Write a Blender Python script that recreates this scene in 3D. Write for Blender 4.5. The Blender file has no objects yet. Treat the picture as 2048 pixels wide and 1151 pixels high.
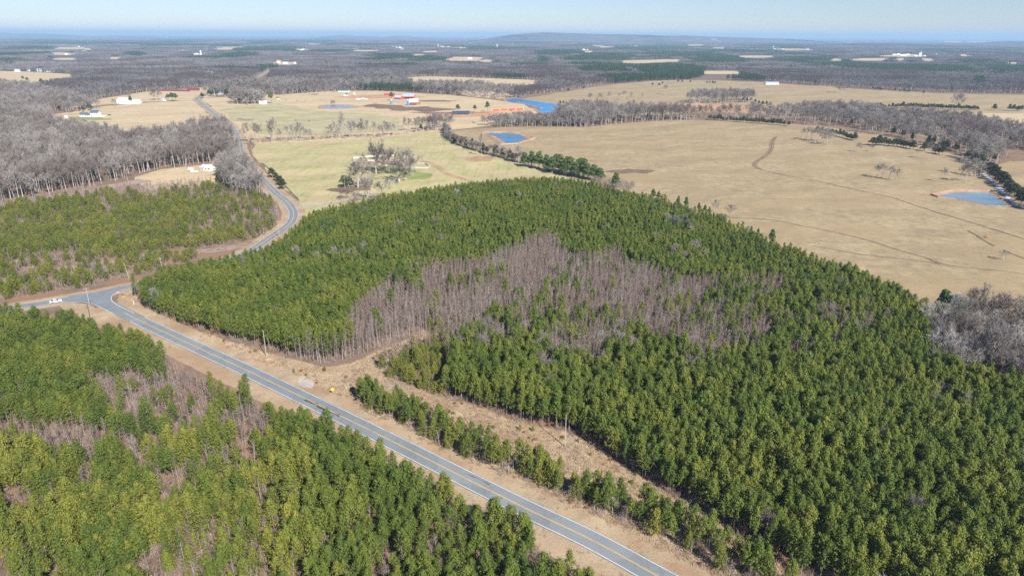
import bpy, bmesh, math, random
import numpy as np
from math import sin, cos, atan, radians, pi, sqrt, hypot, atan2
from mathutils import Matrix, Vector
from mathutils.geometry import delaunay_2d_cdt

rng = np.random.default_rng(7)
random.seed(7)
S = bpy.context.scene
C = S.collection

# ------------------------------------------------------------------ camera
CAM_H = 120.0
FPX = 1365.0
HOR = (65.5, 74.5)
ROLL = atan((HOR[1] - HOR[0]) / 2048.0)
PITCH = atan((575.5 - (HOR[0] + HOR[1]) / 2) / FPX)
Rv = Vector((1, 0, 0)); Uv = Vector((0, sin(PITCH), cos(PITCH))); Fv = Vector((0, cos(PITCH), -sin(PITCH)))
cr = cos(ROLL) * Rv + sin(ROLL) * Uv
cu = -sin(ROLL) * Rv + cos(ROLL) * Uv
cam = bpy.data.cameras.new('camera'); camo = bpy.data.objects.new('camera', cam); C.objects.link(camo)
cam.sensor_width = 36; cam.lens = FPX / 2048 * 36
cam.clip_start = 1; cam.clip_end = 120000
m = Matrix(((cr.x, cu.x, -Fv.x, 0), (cr.y, cu.y, -Fv.y, 0), (cr.z, cu.z, -Fv.z, CAM_H), (0, 0, 0, 1)))
camo.matrix_world = m
S.camera = camo

# ------------------------------------------------------------------ sky, sun, exposure
SUN_EL = 40.0
SUN_AZ = -58.5          # direction towards the sun, degrees from +x
w = bpy.data.worlds.new('World'); S.world = w; w.use_nodes = True
nt = w.node_tree; nt.nodes.clear()
sky = nt.nodes.new('ShaderNodeTexSky'); sky.sky_type = 'NISHITA'; sky.sun_disc = False
sky.sun_elevation = radians(SUN_EL); sky.sun_rotation = radians(90 - SUN_AZ)
sky.altitude = 0; sky.air_density = 1.0; sky.dust_density = 0.0; sky.ozone_density = 4.0
bg = nt.nodes.new('ShaderNodeBackground'); bg.inputs['Strength'].default_value = 0.061
wo = nt.nodes.new('ShaderNodeOutputWorld')
tn = nt.nodes.new('ShaderNodeMix'); tn.data_type = 'RGBA'; tn.blend_type = 'MULTIPLY'; tn.inputs[0].default_value = 1; tn.inputs[7].default_value = (0.93, 1.0, 1.26, 1)
nt.links.new(sky.outputs[0], tn.inputs[6]); nt.links.new(tn.outputs[2], bg.inputs[0]); nt.links.new(bg.outputs[0], wo.inputs[0])
sun = bpy.data.lights.new('sun', 'SUN'); sun.energy = 5.0; sun.angle = radians(0.5); sun.color = (1, 0.95, 0.87)
suno = bpy.data.objects.new('sun', sun); C.objects.link(suno)
sd = Vector((cos(radians(SUN_EL)) * cos(radians(SUN_AZ)), cos(radians(SUN_EL)) * sin(radians(SUN_AZ)), sin(radians(SUN_EL))))
suno.rotation_euler = sd.to_track_quat('Z', 'Y').to_euler()
suno.location = (60, -100, 150)
vs = S.view_settings
S.display_settings.display_device = 'sRGB'
vs.view_transform = 'Standard'; vs.look = 'None'; vs.exposure = 0.64; vs.gamma = 1; vs.use_curve_mapping = False
S.render.engine = 'CYCLES'
cy = S.cycles
cy.max_bounces = 5; cy.diffuse_bounces = 2; cy.glossy_bounces = 2; cy.transmission_bounces = 2; cy.volume_bounces = 1
cy.transparent_max_bounces = 8
cy.use_denoising = False
cy.sample_clamp_indirect = 4
HAZE_DENSITY = 7e-5

# ------------------------------------------------------------------ pixel <-> ground
_c, _s = cos(ROLL), sin(ROLL)
_cp, _sp = cos(PITCH), sin(PITCH)
def P(x, y, z=0.0):
    u = (x - 1024) / FPX; v = (575.5 - y) / FPX
    u2 = u * _c - v * _s; v2 = u * _s + v * _c
    dy = _cp + v2 * _sp; dz = v2 * _cp - _sp
    t = (CAM_H - z) / -dz
    return (u2 * t, dy * t)
def proj(X, Y, Z):
    X = np.asarray(X, float); Y = np.asarray(Y, float); Z = np.asarray(Z, float) - CAM_H
    d = Y * _cp - Z * _sp
    u2 = X / d; v2 = (Y * _sp + Z * _cp) / d
    u = u2 * _c + v2 * _s; v = -u2 * _s + v2 * _c
    return 1024 + u * FPX, 575.5 - v * FPX
def poly(pts, z=0.0):
    return np.array([P(p[0], p[1], p[2] if len(p) > 2 else z) for p in pts])
def inside(px, py, pl):
    px = np.asarray(px); py = np.asarray(py)
    r = np.zeros(px.shape, bool); n = len(pl); j = n - 1
    for i in range(n):
        xi, yi = pl[i]; xj, yj = pl[j]
        if yi != yj:
            c = ((yi > py) != (yj > py)) & (px < (xj - xi) * (py - yi) / (yj - yi) + xi)
            r ^= c
        j = i
    return r
def vnoise(X, Y, scale, seed=0):
    X = np.asarray(X) / scale + 100.3 + seed * 17.1; Y = np.asarray(Y) / scale + 57.7 + seed * 9.7
    xi = np.floor(X).astype(int); yi = np.floor(Y).astype(int); fx = X - xi; fy = Y - yi
    fx = fx * fx * (3 - 2 * fx); fy = fy * fy * (3 - 2 * fy)
    def h(a, b):
        n = (a * 374761393 + b * 668265263 + seed * 974634777) & 0x7fffffff
        n = ((n ^ (n >> 13)) * 1274126177) & 0x7fffffff
        return ((n ^ (n >> 16)) & 0xffff) / 65535.0
    return (h(xi, yi) * (1 - fx) + h(xi + 1, yi) * fx) * (1 - fy) + (h(xi, yi + 1) * (1 - fx) + h(xi + 1, yi + 1) * fx) * fy
def catmull(pts, step):
    pts = [np.array(p, float) for p in pts]
    pts = [2 * pts[0] - pts[1]] + pts + [2 * pts[-1] - pts[-2]]
    out = []
    for i in range(1, len(pts) - 2):
        a, b, c2, d = pts[i - 1], pts[i], pts[i + 1], pts[i + 2]
        n = max(2, int(np.linalg.norm(c2 - b) / step))
        for k in range(n):
            t = k / n
            out.append(0.5 * ((2 * b) + (-a + c2) * t + (2 * a - 5 * b + 4 * c2 - d) * t * t + (-a + 3 * b - 3 * c2 + d) * t ** 3))
    out.append(pts[-2])
    return np.array(out)

# ------------------------------------------------------------------ materials
def srgb(r, g, b):
    f = lambda c: c / 12.92 if c <= 0.04045 else ((c + 0.055) / 1.055) ** 2.4
    return (f(r / 255), f(g / 255), f(b / 255), 1)
def new_mat(name):
    mt = bpy.data.materials.new(name); mt.use_nodes = True
    t = mt.node_tree; b = t.nodes['Principled BSDF']
    b.inputs['Specular IOR Level'].default_value = 0.2
    return mt, t, b
def N(t, kind, **kw):
    n = t.nodes.new(kind)
    for k, v in kw.items(): setattr(n, k, v)
    return n
def noise(t, vec, scale, detail=3, rough=0.55):
    n = N(t, 'ShaderNodeTexNoise'); n.inputs['Scale'].default_value = scale
    n.inputs['Detail'].default_value = detail; n.inputs['Roughness'].default_value = rough
    if vec is not None: t.links.new(vec, n.inputs['Vector'])
    return n.outputs['Fac']
def ramp(t, fac, stops):
    r = N(t, 'ShaderNodeValToRGB'); e = r.color_ramp.elements
    while len(e) < len(stops): e.new(0.5)
    for i, (p, c) in enumerate(stops):
        e[i].position = p; e[i].color = c if len(c) == 4 else (*c, 1)
    t.links.new(fac, r.inputs[0]); return r.outputs[0]
def mix(t, fac, a, b, mode='MIX'):
    n = N(t, 'ShaderNodeMix', data_type='RGBA', blend_type=mode)
    if isinstance(fac, (int, float)): n.inputs[0].default_value = fac
    else: t.links.new(fac, n.inputs[0])
    for s, v in ((6, a), (7, b)):
        if isinstance(v, tuple): n.inputs[s].default_value = v if len(v) == 4 else (*v, 1)
        else: t.links.new(v, n.inputs[s])
    return n.outputs[2]
def pos(t, sx=1, sy=1, rot=0):
    g = N(t, 'ShaderNodeNewGeometry'); mp = N(t, 'ShaderNodeMapping')
    mp.inputs['Scale'].default_value = (sx, sy, 1); mp.inputs['Rotation'].default_value = (0, 0, rot)
    t.links.new(g.outputs['Position'], mp.inputs[0]); return mp.outputs[0]
def stepmap(t, fac, lo, hi):
    n = N(t, 'ShaderNodeMapRange'); n.inputs[1].default_value = lo; n.inputs[2].default_value = hi
    n.interpolation_type = 'SMOOTHSTEP'
    t.links.new(fac, n.inputs[0]); return n.outputs[0]
def plain(name, col, rough=0.8, metal=0.0, var=0.12, scale=1.5):
    mt, t, b = new_mat(name)
    n = noise(t, pos(t), scale, 4)
    lo = tuple(c * (1 - var) for c in col[:3]); hi = tuple(min(1, c * (1 + var)) for c in col[:3])
    t.links.new(ramp(t, n, [(0.3, lo), (0.7, hi)]), b.inputs['Base Color'])
    b.inputs['Roughness'].default_value = rough; b.inputs['Metallic'].default_value = metal
    return mt
def bump(t, b, fac, dist, strength=1.0):
    n = N(t, 'ShaderNodeBump'); n.inputs['Distance'].default_value = dist; n.inputs['Strength'].default_value = strength
    t.links.new(fac, n.inputs['Height']); t.links.new(n.outputs[0], b.inputs['Normal'])

def ground_mat(name, a, b2, c3, d4, big=60.0, streak=None, bdist=0.25, orange=None, macro=1.0):
    """a,b2: small scale pair; c3: large patch colour; d4: fine dark/light speck"""
    mt, t, b = new_mat(name)
    p = pos(t)
    n1 = noise(t, p, 1 / big, 5, 0.6)
    n2 = noise(t, p, 1 / 7.0, 5, 0.65)
    n3 = noise(t, p, 1 / 0.8, 4, 0.7)
    col = ramp(t, n2, [(0.32, a), (0.66, b2)])
    col = mix(t, stepmap(t, n1, 0.44, 0.62), col, mix(t, n2, c3, tuple(x * 0.85 for x in c3[:3])))
    col = mix(t, stepmap(t, n3, 0.52, 0.75), col, d4)
    n4 = noise(t, pos(t, 1, 0.6), 1 / 2.6, 3, 0.7)
    col = mix(t, mul(t, stepmap(t, n4, 0.58, 0.70), 0.75), col, d4)
    if streak:
        ps = pos(t, streak[1], streak[2], streak[0])
        ns = noise(t, ps, 1.0, 4, 0.6)
        col = mix(t, mul(t, stepmap(t, ns, 0.5, 0.68), streak[4]), col, streak[3])
    if orange:
        no = noise(t, pos(t, 1, 1.5, 0.4), 1 / 38.0, 6, 0.7)
        col = mix(t, mul(t, stepmap(t, no, 0.60, 0.72), 0.6), col, orange)
    t.links.new(col, b.inputs['Base Color']); b.inputs['Roughness'].default_value = 0.95
    b.inputs['Specular IOR Level'].default_value = 0.05
    nb = N(t, 'ShaderNodeMath', operation='ADD'); t.links.new(n3, nb.inputs[0]); t.links.new(n2, nb.inputs[1])
    nn_ = noise(t, p, 1 / 75.0, 2, 0.5)
    sc_ = N(t, 'ShaderNodeMath', operation='MULTIPLY_ADD'); t.links.new(nn_, sc_.inputs[0]); sc_.inputs[1].default_value = 9.0 * macro / bdist; t.links.new(nb.outputs[0], sc_.inputs[2])
    bump(t, b, sc_.outputs[0], bdist)
    return mt
def mul(t, a, k):
    n = N(t, 'ShaderNodeMath', operation='MULTIPLY'); t.links.new(a, n.inputs[0]); n.inputs[1].default_value = k
    return n.outputs[0]

M = {}
M['floor'] = ground_mat('forest_floor', (0.13, 0.075, 0.045), (0.24, 0.155, 0.10), (0.20, 0.115, 0.065), (0.07, 0.05, 0.04), 35, orange=(0.30, 0.13, 0.06))
# far away the woods cover the ground: same sheet, canopy colours
def far_ground():
    mt, t, b = new_mat('land')
    p = pos(t)
    n2 = noise(t, p, 1 / 6.0, 5, 0.65); n3 = noise(t, p, 1 / 0.9, 3, 0.7); n1 = noise(t, p, 1 / 30, 4)
    near = ramp(t, n2, [(0.3, (0.15, 0.105, 0.075)), (0.7, (0.28, 0.20, 0.145))])
    near = mix(t, stepmap(t, n1, 0.45, 0.6), near, (0.27, 0.17, 0.11))
    near = mix(t, stepmap(t, n3, 0.55, 0.8), near, (0.08, 0.06, 0.045))
    f1 = noise(t, p, 1 / 260.0, 6, 0.62); f2 = noise(t, pos(t, 1, 0.45), 1 / 1500.0, 5, 0.6)
    f3 = noise(t, pos(t, 1, 0.6, 0.5), 1 / 900.0, 4, 0.55)
    far = ramp(t, f1, [(0.3, (0.08, 0.07, 0.07)), (0.7, (0.16, 0.14, 0.135))])
    far = mix(t, stepmap(t, f2, 0.53, 0.60), far, (0.035, 0.055, 0.03))
    far = mix(t, stepmap(t, f3, 0.64, 0.68), far, (0.34, 0.28, 0.19))
    g = N(t, 'ShaderNodeNewGeometry'); sx = N(t, 'ShaderNodeSeparateXYZ'); t.links.new(g.outputs['Position'], sx.inputs[0])
    d = N(t, 'ShaderNodeVectorMath', operation='LENGTH'); t.links.new(g.outputs['Position'], d.inputs[0])
    fac = stepmap(t, d.outputs['Value'], 1300, 3500)
    t.links.new(mix(t, fac, near, far), b.inputs['Base Color'])
    b.inputs['Roughness'].default_value = 1; b.inputs['Specular IOR Level'].default_value = 0.0
    bump(t, b, n2, 0.25)
    return mt
M['land'] = far_ground()
M['redsoil'] = ground_mat('orange_soil', (0.42, 0.235, 0.135), (0.60, 0.37, 0.225), (0.50, 0.27, 0.15), (0.30, 0.16, 0.095), 25)
M['pasture'] = ground_mat('pasture', (0.29, 0.225, 0.13), (0.45, 0.35, 0.21), (0.38, 0.285, 0.165), (0.20, 0.16, 0.085), 70,
                          streak=(0.35, 0.10, 0.5, (0.25, 0.21, 0.12), 0.55), orange=(0.38, 0.245, 0.15))
M['tanfield'] = ground_mat('dry_pasture', (0.43, 0.335, 0.195), (0.60, 0.48, 0.305), (0.55, 0.42, 0.265), (0.31, 0.245, 0.135), 55, orange=(0.48, 0.27, 0.15))
M['greenfield'] = ground_mat('green_pasture', (0.35, 0.32, 0.15), (0.49, 0.425, 0.225), (0.52, 0.42, 0.24), (0.27, 0.25, 0.12), 40,
                             streak=(-0.35, 0.30, 0.02, (0.27, 0.29, 0.12), 0.6))
M['verge'] = ground_mat('verge', (0.33, 0.245, 0.155), (0.50, 0.395, 0.265), (0.40, 0.27, 0.165), (0.22, 0.16, 0.105), 14, bdist=0.15)
M['brushland'] = ground_mat('brushland', (0.28, 0.205, 0.135), (0.50, 0.38, 0.26), (0.44, 0.33, 0.21), (0.17, 0.13, 0.09), 12)
M['pinkbrush'] = ground_mat('pale_brush_ground', (0.27, 0.21, 0.165), (0.42, 0.33, 0.27), (0.34, 0.25, 0.19), (0.18, 0.135, 0.11), 16)
M['clay'] = ground_mat('red_clay', (0.34, 0.21, 0.13), (0.52, 0.355, 0.225), (0.40, 0.245, 0.15), (0.22, 0.135, 0.085), 10)
M['mud'] = ground_mat('mud', (0.16, 0.10, 0.07), (0.27, 0.18, 0.125), (0.22, 0.14, 0.10), (0.10, 0.07, 0.05), 15)
M['track'] = ground_mat('track_soil', (0.15, 0.11, 0.075), (0.24, 0.175, 0.11), (0.19, 0.13, 0.09), (0.10, 0.075, 0.05), 15)
M['gravel'] = ground_mat('gravel', (0.36, 0.33, 0.30), (0.50, 0.46, 0.42), (0.42, 0.37, 0.32), (0.26, 0.23, 0.20), 10, bdist=0.05)
M['greenpatch'] = ground_mat('lawn', (0.20, 0.25, 0.075), (0.28, 0.32, 0.11), (0.30, 0.30, 0.12), (0.15, 0.18, 0.06), 12)
M['snow'] = plain('frost', (0.55, 0.62, 0.72), 0.9, 0, 0.05, 0.5)

def asphalt():
    mt, t, b = new_mat('asphalt')
    p = pos(t); n1 = noise(t, p, 0.12, 5, 0.6); n2 = noise(t, p, 3.0, 3, 0.7)
    n3 = noise(t, pos(t, 1.2, 0.05, 0.93), 1.0, 3, 0.5)
    col = ramp(t, n1, [(0.3, (0.165, 0.19, 0.205)), (0.7, (0.225, 0.25, 0.262))])
    col = mix(t, mul(t, stepmap(t, n3, 0.5, 0.7), 0.35), col, (0.13, 0.145, 0.155))
    n5 = noise(t, p, 0.5, 6, 0.75); col = mix(t, mul(t, stepmap(t, n5, 0.56, 0.64), 0.55), col, (0.11, 0.12, 0.125))
    n6 = noise(t, pos(t, 0.25, 0.25, 0), 0.16, 2, 0.4); col = mix(t, mul(t, stepmap(t, n6, 0.58, 0.60), 0.35), col, (0.29, 0.305, 0.31))
    col = mix(t, mul(t, n2, 0.35), col, (0.27, 0.285, 0.29))
    t.links.new(col, b.inputs['Base Color']); b.inputs['Roughness'].default_value = 0.85
    bump(t, b, n2, 0.02); return mt
M['asphalt'] = asphalt()
def worn(name, c1, c2):
    mt, t, b = new_mat(name); p = pos(t); n = noise(t, p, 1.4, 5, 0.7); n1 = noise(t, p, 0.25, 3)
    a = N(t, 'ShaderNodeMath', operation='ADD'); t.links.new(n, a.inputs[0]); t.links.new(n1, a.inputs[1])
    t.links.new(ramp(t, mul(t, a.outputs[0], 0.5), [(0.36, c2), (0.5, c1)]), b.inputs['Base Color']); b.inputs['Roughness'].default_value = 0.7
    return mt
M['white_line'] = worn('white_road_paint', (0.80, 0.79, 0.76), (0.50, 0.50, 0.49))
M['yellow_line'] = worn('yellow_road_paint', (0.78, 0.50, 0.14), (0.50, 0.36, 0.17))
M['wet'] = plain('wet_tar', (0.07, 0.075, 0.06), 0.45, 0, 0.3, 2)
def water(name, col, rough, wav, scale):
    mt, t, b = new_mat(name)
    p = pos(t, 1, 2.2, 0.3); n = noise(t, p, scale, 4, 0.6); n0 = noise(t, p, 0.03, 4)
    lo = tuple(c * 0.8 for c in col); hi = tuple(c * 1.2 for c in col)
    t.links.new(ramp(t, n0, [(0.35, lo), (0.65, hi)]), b.inputs['Base Color'])
    b.inputs['Roughness'].default_value = rough; b.inputs['IOR'].default_value = 1.33
    b.inputs['Specular IOR Level'].default_value = 0.5
    bump(t, b, n, wav); return mt
M['lake'] = water('lake_water', (0.02, 0.22, 0.48), 0.25, 0.12, 0.4)
M['pondw'] = water('pond_water', (0.07, 0.19, 0.31), 0.22, 0.08, 0.5)
M['milky'] = water('silty_water', (0.17, 0.27, 0.34), 0.10, 0.1, 0.8)
M['brownw'] = water('brown_water', (0.15, 0.14, 0.13), 0.03, 0.03, 0.5)

def leafmat(name, dark, light, yellow, yprob=0.18, trans=0.2, tint_scale=1 / 22.0):
    mt, t, b = new_mat(name)
    oi = N(t, 'ShaderNodeObjectInfo')
    n = noise(t, oi.outputs['Location'], tint_scale, 3, 0.6)
    p = N(t, 'ShaderNodeTexCoord'); n2 = noise(t, p.outputs['Object'], 1.3, 2)
    col = mix(t, oi.outputs['Random'], dark, light)
    col = mix(t, mul(t, stepmap(t, n, 0.42, 0.68), 0.65), col, yellow)
    r2 = N(t, 'ShaderNodeMath', operation='FRACT'); mm = mul(t, oi.outputs['Random'], 37.7); t.links.new(mm, r2.inputs[0])
    col = mix(t, mul(t, stepmap(t, r2.outputs[0], 1 - yprob, 1.0), 0.9), col, yellow)
    col = mix(t, mul(t, stepmap(t, n2, 0.45, 0.75), 0.4), col, yellow)
    t.links.new(col, b.inputs['Base Color']); b.inputs['Roughness'].default_value = 0.62
    b.inputs['Specular IOR Level'].default_value = 0.25
    tr = N(t, 'ShaderNodeBsdfTranslucent'); t.links.new(col, tr.inputs[0])
    ms = N(t, 'ShaderNodeMixShader'); ms.inputs[0].default_value = trans
    t.links.new(b.outputs[0], ms.inputs[1]); t.links.new(tr.outputs[0], ms.inputs[2])
    t.links.new(ms.outputs[0], t.nodes['Material Output'].inputs[0])
    return mt
M['needles'] = leafmat('pine_needles', (0.080, 0.130, 0.022), (0.140, 0.195, 0.030), (0.240, 0.255, 0.042))
M['young'] = leafmat('young_pine_needles', (0.115, 0.150, 0.026), (0.195, 0.225, 0.034), (0.300, 0.290, 0.050))
M['cedar'] = leafmat('cedar_foliage', (0.030, 0.050, 0.022), (0.060, 0.080, 0.034), (0.090, 0.080, 0.035))
M['oldpine'] = leafmat('old_pine_needles', (0.060, 0.110, 0.030), (0.095, 0.150, 0.040), (0.14, 0.17, 0.05))
M['farpine'] = leafmat('far_pine_canopy', (0.030, 0.070, 0.022), (0.050, 0.095, 0.030), (0.07, 0.11, 0.035), tint_scale=1 / 200)
M['dryleaf'] = leafmat('dry_oak_leaves', (0.24, 0.12, 0.06), (0.34, 0.18, 0.09), (0.40, 0.24, 0.12))
def barkmat(name, a, b2, c3=None, scale=1 / 18.0):
    mt, t, b = new_mat(name)
    oi = N(t, 'ShaderNodeObjectInfo')
    n = noise(t, oi.outputs['Location'], scale, 3)
    col = mix(t, oi.outputs['Random'], a, b2)
    if c3: col = mix(t, stepmap(t, n, 0.45, 0.62), col, c3)
    t.links.new(col, b.inputs['Base Color']); b.inputs['Roughness'].default_value = 0.9
    b.inputs['Specular IOR Level'].default_value = 0.1
    return mt
M['pinebark'] = barkmat('pine_bark', (0.20, 0.155, 0.12), (0.34, 0.28, 0.23))
M['bark'] = barkmat('grey_bark', (0.34, 0.31, 0.27), (0.58, 0.54, 0.49))
M['twig'] = barkmat('bare_twigs', (0.20, 0.175, 0.155), (0.40, 0.365, 0.33), (0.22, 0.18, 0.16), 1 / 60)
M['paletwig'] = barkmat('pale_bare_twigs', (0.28, 0.26, 0.235), (0.48, 0.45, 0.41))
M['palebark'] = barkmat('pale_sapling_bark', (0.30, 0.25, 0.22), (0.62, 0.56, 0.51))
M['saptwig'] = barkmat('sapling_twigs', (0.20, 0.155, 0.13), (0.34, 0.28, 0.245), (0.25, 0.18, 0.15), 1 / 25)
M['brush'] = barkmat('brush_stems', (0.28, 0.215, 0.18), (0.46, 0.38, 0.33), (0.37, 0.26, 0.20), 1 / 15)
def farcanopy():
    mt, t, b = new_mat('far_bare_canopy'); oi = N(t, 'ShaderNodeObjectInfo'); L_ = oi.outputs['Location']
    a1 = noise(t, L_, 1 / 320.0, 4, 0.6); a2 = noise(t, L_, 1 / 90.0, 3, 0.6)
    col = mix(t, oi.outputs['Random'], (0.12, 0.11, 0.11), (0.28, 0.255, 0.25))
    col = mix(t, stepmap(t, a1, 0.46, 0.56), col, (0.14, 0.105, 0.10))
    col = mix(t, mul(t, stepmap(t, a2, 0.55, 0.68), 0.7), col, (0.30, 0.28, 0.265))
    t.links.new(col, b.inputs['Base Color']); b.inputs['Roughness'].default_value = 1; b.inputs['Specular IOR Level'].default_value = 0.05
    return mt
M['fartwig'] = farcanopy()
M['drygrass'] = barkmat('dry_grass_blades', (0.38, 0.29, 0.18), (0.62, 0.50, 0.34), (0.46, 0.33, 0.21), 1 / 12)

M['white'] = plain('white_siding', (0.80, 0.80, 0.78), 0.6, 0, 0.04, 2)
M['whitemetal'] = plain('white_metal', (0.78, 0.80, 0.82), 0.35, 0, 0.05, 1)
M['slate'] = plain('dark_shingle', (0.10, 0.13, 0.18), 0.8, 0, 0.15, 3)
M['greyroof'] = plain('grey_metal_roof', (0.42, 0.50, 0.58), 0.4, 0.0, 0.1, 0.5)
M['redpaint'] = plain('red_paint', (0.50, 0.07, 0.06), 0.6, 0, 0.12, 2)
M['maroon'] = plain('maroon_paint', (0.24, 0.06, 0.08), 0.6, 0, 0.12, 2)
M['rust'] = plain('rusty_roof', (0.42, 0.17, 0.10), 0.7, 0, 0.25, 1)
M['orangered'] = plain('orange_red_panel', (0.78, 0.13, 0.07), 0.55, 0, 0.08, 2)
M['brick'] = plain('brick', (0.38, 0.14, 0.09), 0.85, 0, 0.15, 4)
M['wood'] = plain('weathered_wood', (0.20, 0.15, 0.12), 0.9, 0, 0.25, 3)
M['darkwood'] = plain('creosote_wood', (0.07, 0.055, 0.045), 0.9, 0, 0.2, 3)
M['polewood'] = plain('pole_wood', (0.46, 0.40, 0.34), 0.85, 0, 0.12, 2)
M['glass'] = plain('window_glass', (0.03, 0.045, 0.06), 0.1, 0, 0.1, 2)
M['concrete'] = plain('concrete', (0.58, 0.56, 0.52), 0.85, 0, 0.12, 0.8)
M['navy'] = plain('dark_blue_cover', (0.03, 0.055, 0.10), 0.5, 0, 0.2, 1)
M['bluesilo'] = plain('blue_enamel', (0.10, 0.30, 0.42), 0.3, 0, 0.15, 1)
M['greenroof'] = plain('green_roof', (0.05, 0.12, 0.10), 0.6, 0, 0.15, 1)
M['tarp'] = plain('blue_tarp', (0.10, 0.30, 0.75), 0.5, 0, 0.2, 1)
M['metal'] = plain('galvanised_metal', (0.45, 0.45, 0.45), 0.4, 0.6, 0.1, 2)
M['yellow'] = plain('yellow_sign_face', (0.90, 0.66, 0.02), 0.5, 0, 0.03, 2)
M['stopred'] = plain('red_sign_face', (0.62, 0.10, 0.09), 0.5, 0, 0.05, 2)
M['black'] = plain('black_paint', (0.02, 0.02, 0.022), 0.4, 0, 0.1, 2)
M['carwhite'] = plain('white_car_paint', (0.85, 0.86, 0.88), 0.2, 0, 0.01, 1)
M['carblack'] = plain('black_car_paint', (0.015, 0.016, 0.02), 0.2, 0, 0.05, 1)
M['tyre'] = plain('tyre_rubber', (0.03, 0.03, 0.03), 0.8, 0, 0.1, 5)
M['cowbrown'] = plain('brown_hide', (0.12, 0.055, 0.03), 0.8, 0, 0.2, 3)
M['coworange'] = plain('ginger_hide', (0.52, 0.19, 0.06), 0.8, 0, 0.2, 3)
M['cowblack'] = plain('black_hide', (0.02, 0.018, 0.016), 0.7, 0, 0.2, 3)
M['insul'] = plain('porcelain', (0.6, 0.6, 0.6), 0.3, 0, 0.05, 5)

# ------------------------------------------------------------------ object helpers
def tag(o, label=None, cat=None, group=None, kind=None):
    if label: o['label'] = label
    if cat: o['category'] = cat
    if group: o['group'] = group
    if kind: o['kind'] = kind
    return o
def mesh_from(name, V, F, mats, midx=None):
    me = bpy.data.meshes.new(name)
    V = np.asarray(V, np.float32)
    if isinstance(F, np.ndarray) and F.ndim == 2:
        k = F.shape[1]
        me.vertices.add(len(V)); me.vertices.foreach_set('co', V.ravel())
        me.loops.add(F.size); me.loops.foreach_set('vertex_index', F.astype(np.int32).ravel())
        me.polygons.add(len(F)); me.polygons.foreach_set('loop_start', np.arange(0, F.size, k, dtype=np.int32))
        try: me.polygons.foreach_set('loop_total', np.full(len(F), k, np.int32))
        except Exception: pass
        me.update(calc_edges=True)
    else:
        me.from_pydata([tuple(map(float, v)) for v in V], [], [tuple(map(int, f)) for f in F])
    for mt in mats: me.materials.append(mt)
    if midx is not None: me.polygons.foreach_set('material_index', np.asarray(midx, np.int32))
    me.update()
    return me
def link(name, me, parent=None, loc=None, rz=0):
    o = bpy.data.objects.new(name, me); C.objects.link(o)
    if parent is not None: o.parent = parent
    if loc is not None: o.location = loc
    o.rotation_euler[2] = rz
    return o
def empty(name, loc, rz=0):
    o = bpy.data.objects.new(name, None); C.objects.link(o); o.location = loc; o.rotation_euler[2] = rz
    o.empty_display_size = 0.5
    return o
class MB:
    def __init__(s): s.V = []; s.F = []
    def add(s, V, F):
        k = len(s.V); s.V += [tuple(v) for v in V]; s.F += [tuple(i + k for i in f) for f in F]; return s
    def box(s, x0, x1, y0, y1, z0, z1):
        return s.add([(x0, y0, z0), (x1, y0, z0), (x1, y1, z0), (x0, y1, z0), (x0, y0, z1), (x1, y0, z1), (x1, y1, z1), (x0, y1, z1)],
                     [(0, 3, 2, 1), (4, 5, 6, 7), (0, 1, 5, 4), (1, 2, 6, 5), (2, 3, 7, 6), (3, 0, 4, 7)])
    def tube(s, a, b, r0, r1, n=6, cap=True):
        a = Vector(a); b = Vector(b); d = (b - a).normalized(); q = d.to_track_quat('Z', 'Y')
        V = [a + q @ Vector((r0 * cos(2 * pi * i / n), r0 * sin(2 * pi * i / n), 0)) for i in range(n)] + \
            [b + q @ Vector((r1 * cos(2 * pi * i / n), r1 * sin(2 * pi * i / n), 0)) for i in range(n)]
        F = [(i, (i + 1) % n, n + (i + 1) % n, n + i) for i in range(n)]
        if cap: F += [tuple(range(n, 2 * n)), tuple(range(n - 1, -1, -1))]
        return s.add(V, F)
    def prism(s, prof, y0, y1):       # profile in x,z extruded along y
        n = len(prof)
        V = [(x, y0, z) for x, z in prof] + [(x, y1, z) for x, z in prof]
        return s.add(V, [tuple(range(n)), tuple(range(2 * n - 1, n - 1, -1))] + [(i, n + i, n + (i + 1) % n, (i + 1) % n) for i in range(n)])
    def build(s, name, mat, parent=None, loc=None, rz=0):
        return link(name, mesh_from(name, s.V, s.F, [mat]), parent, loc, rz)

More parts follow.
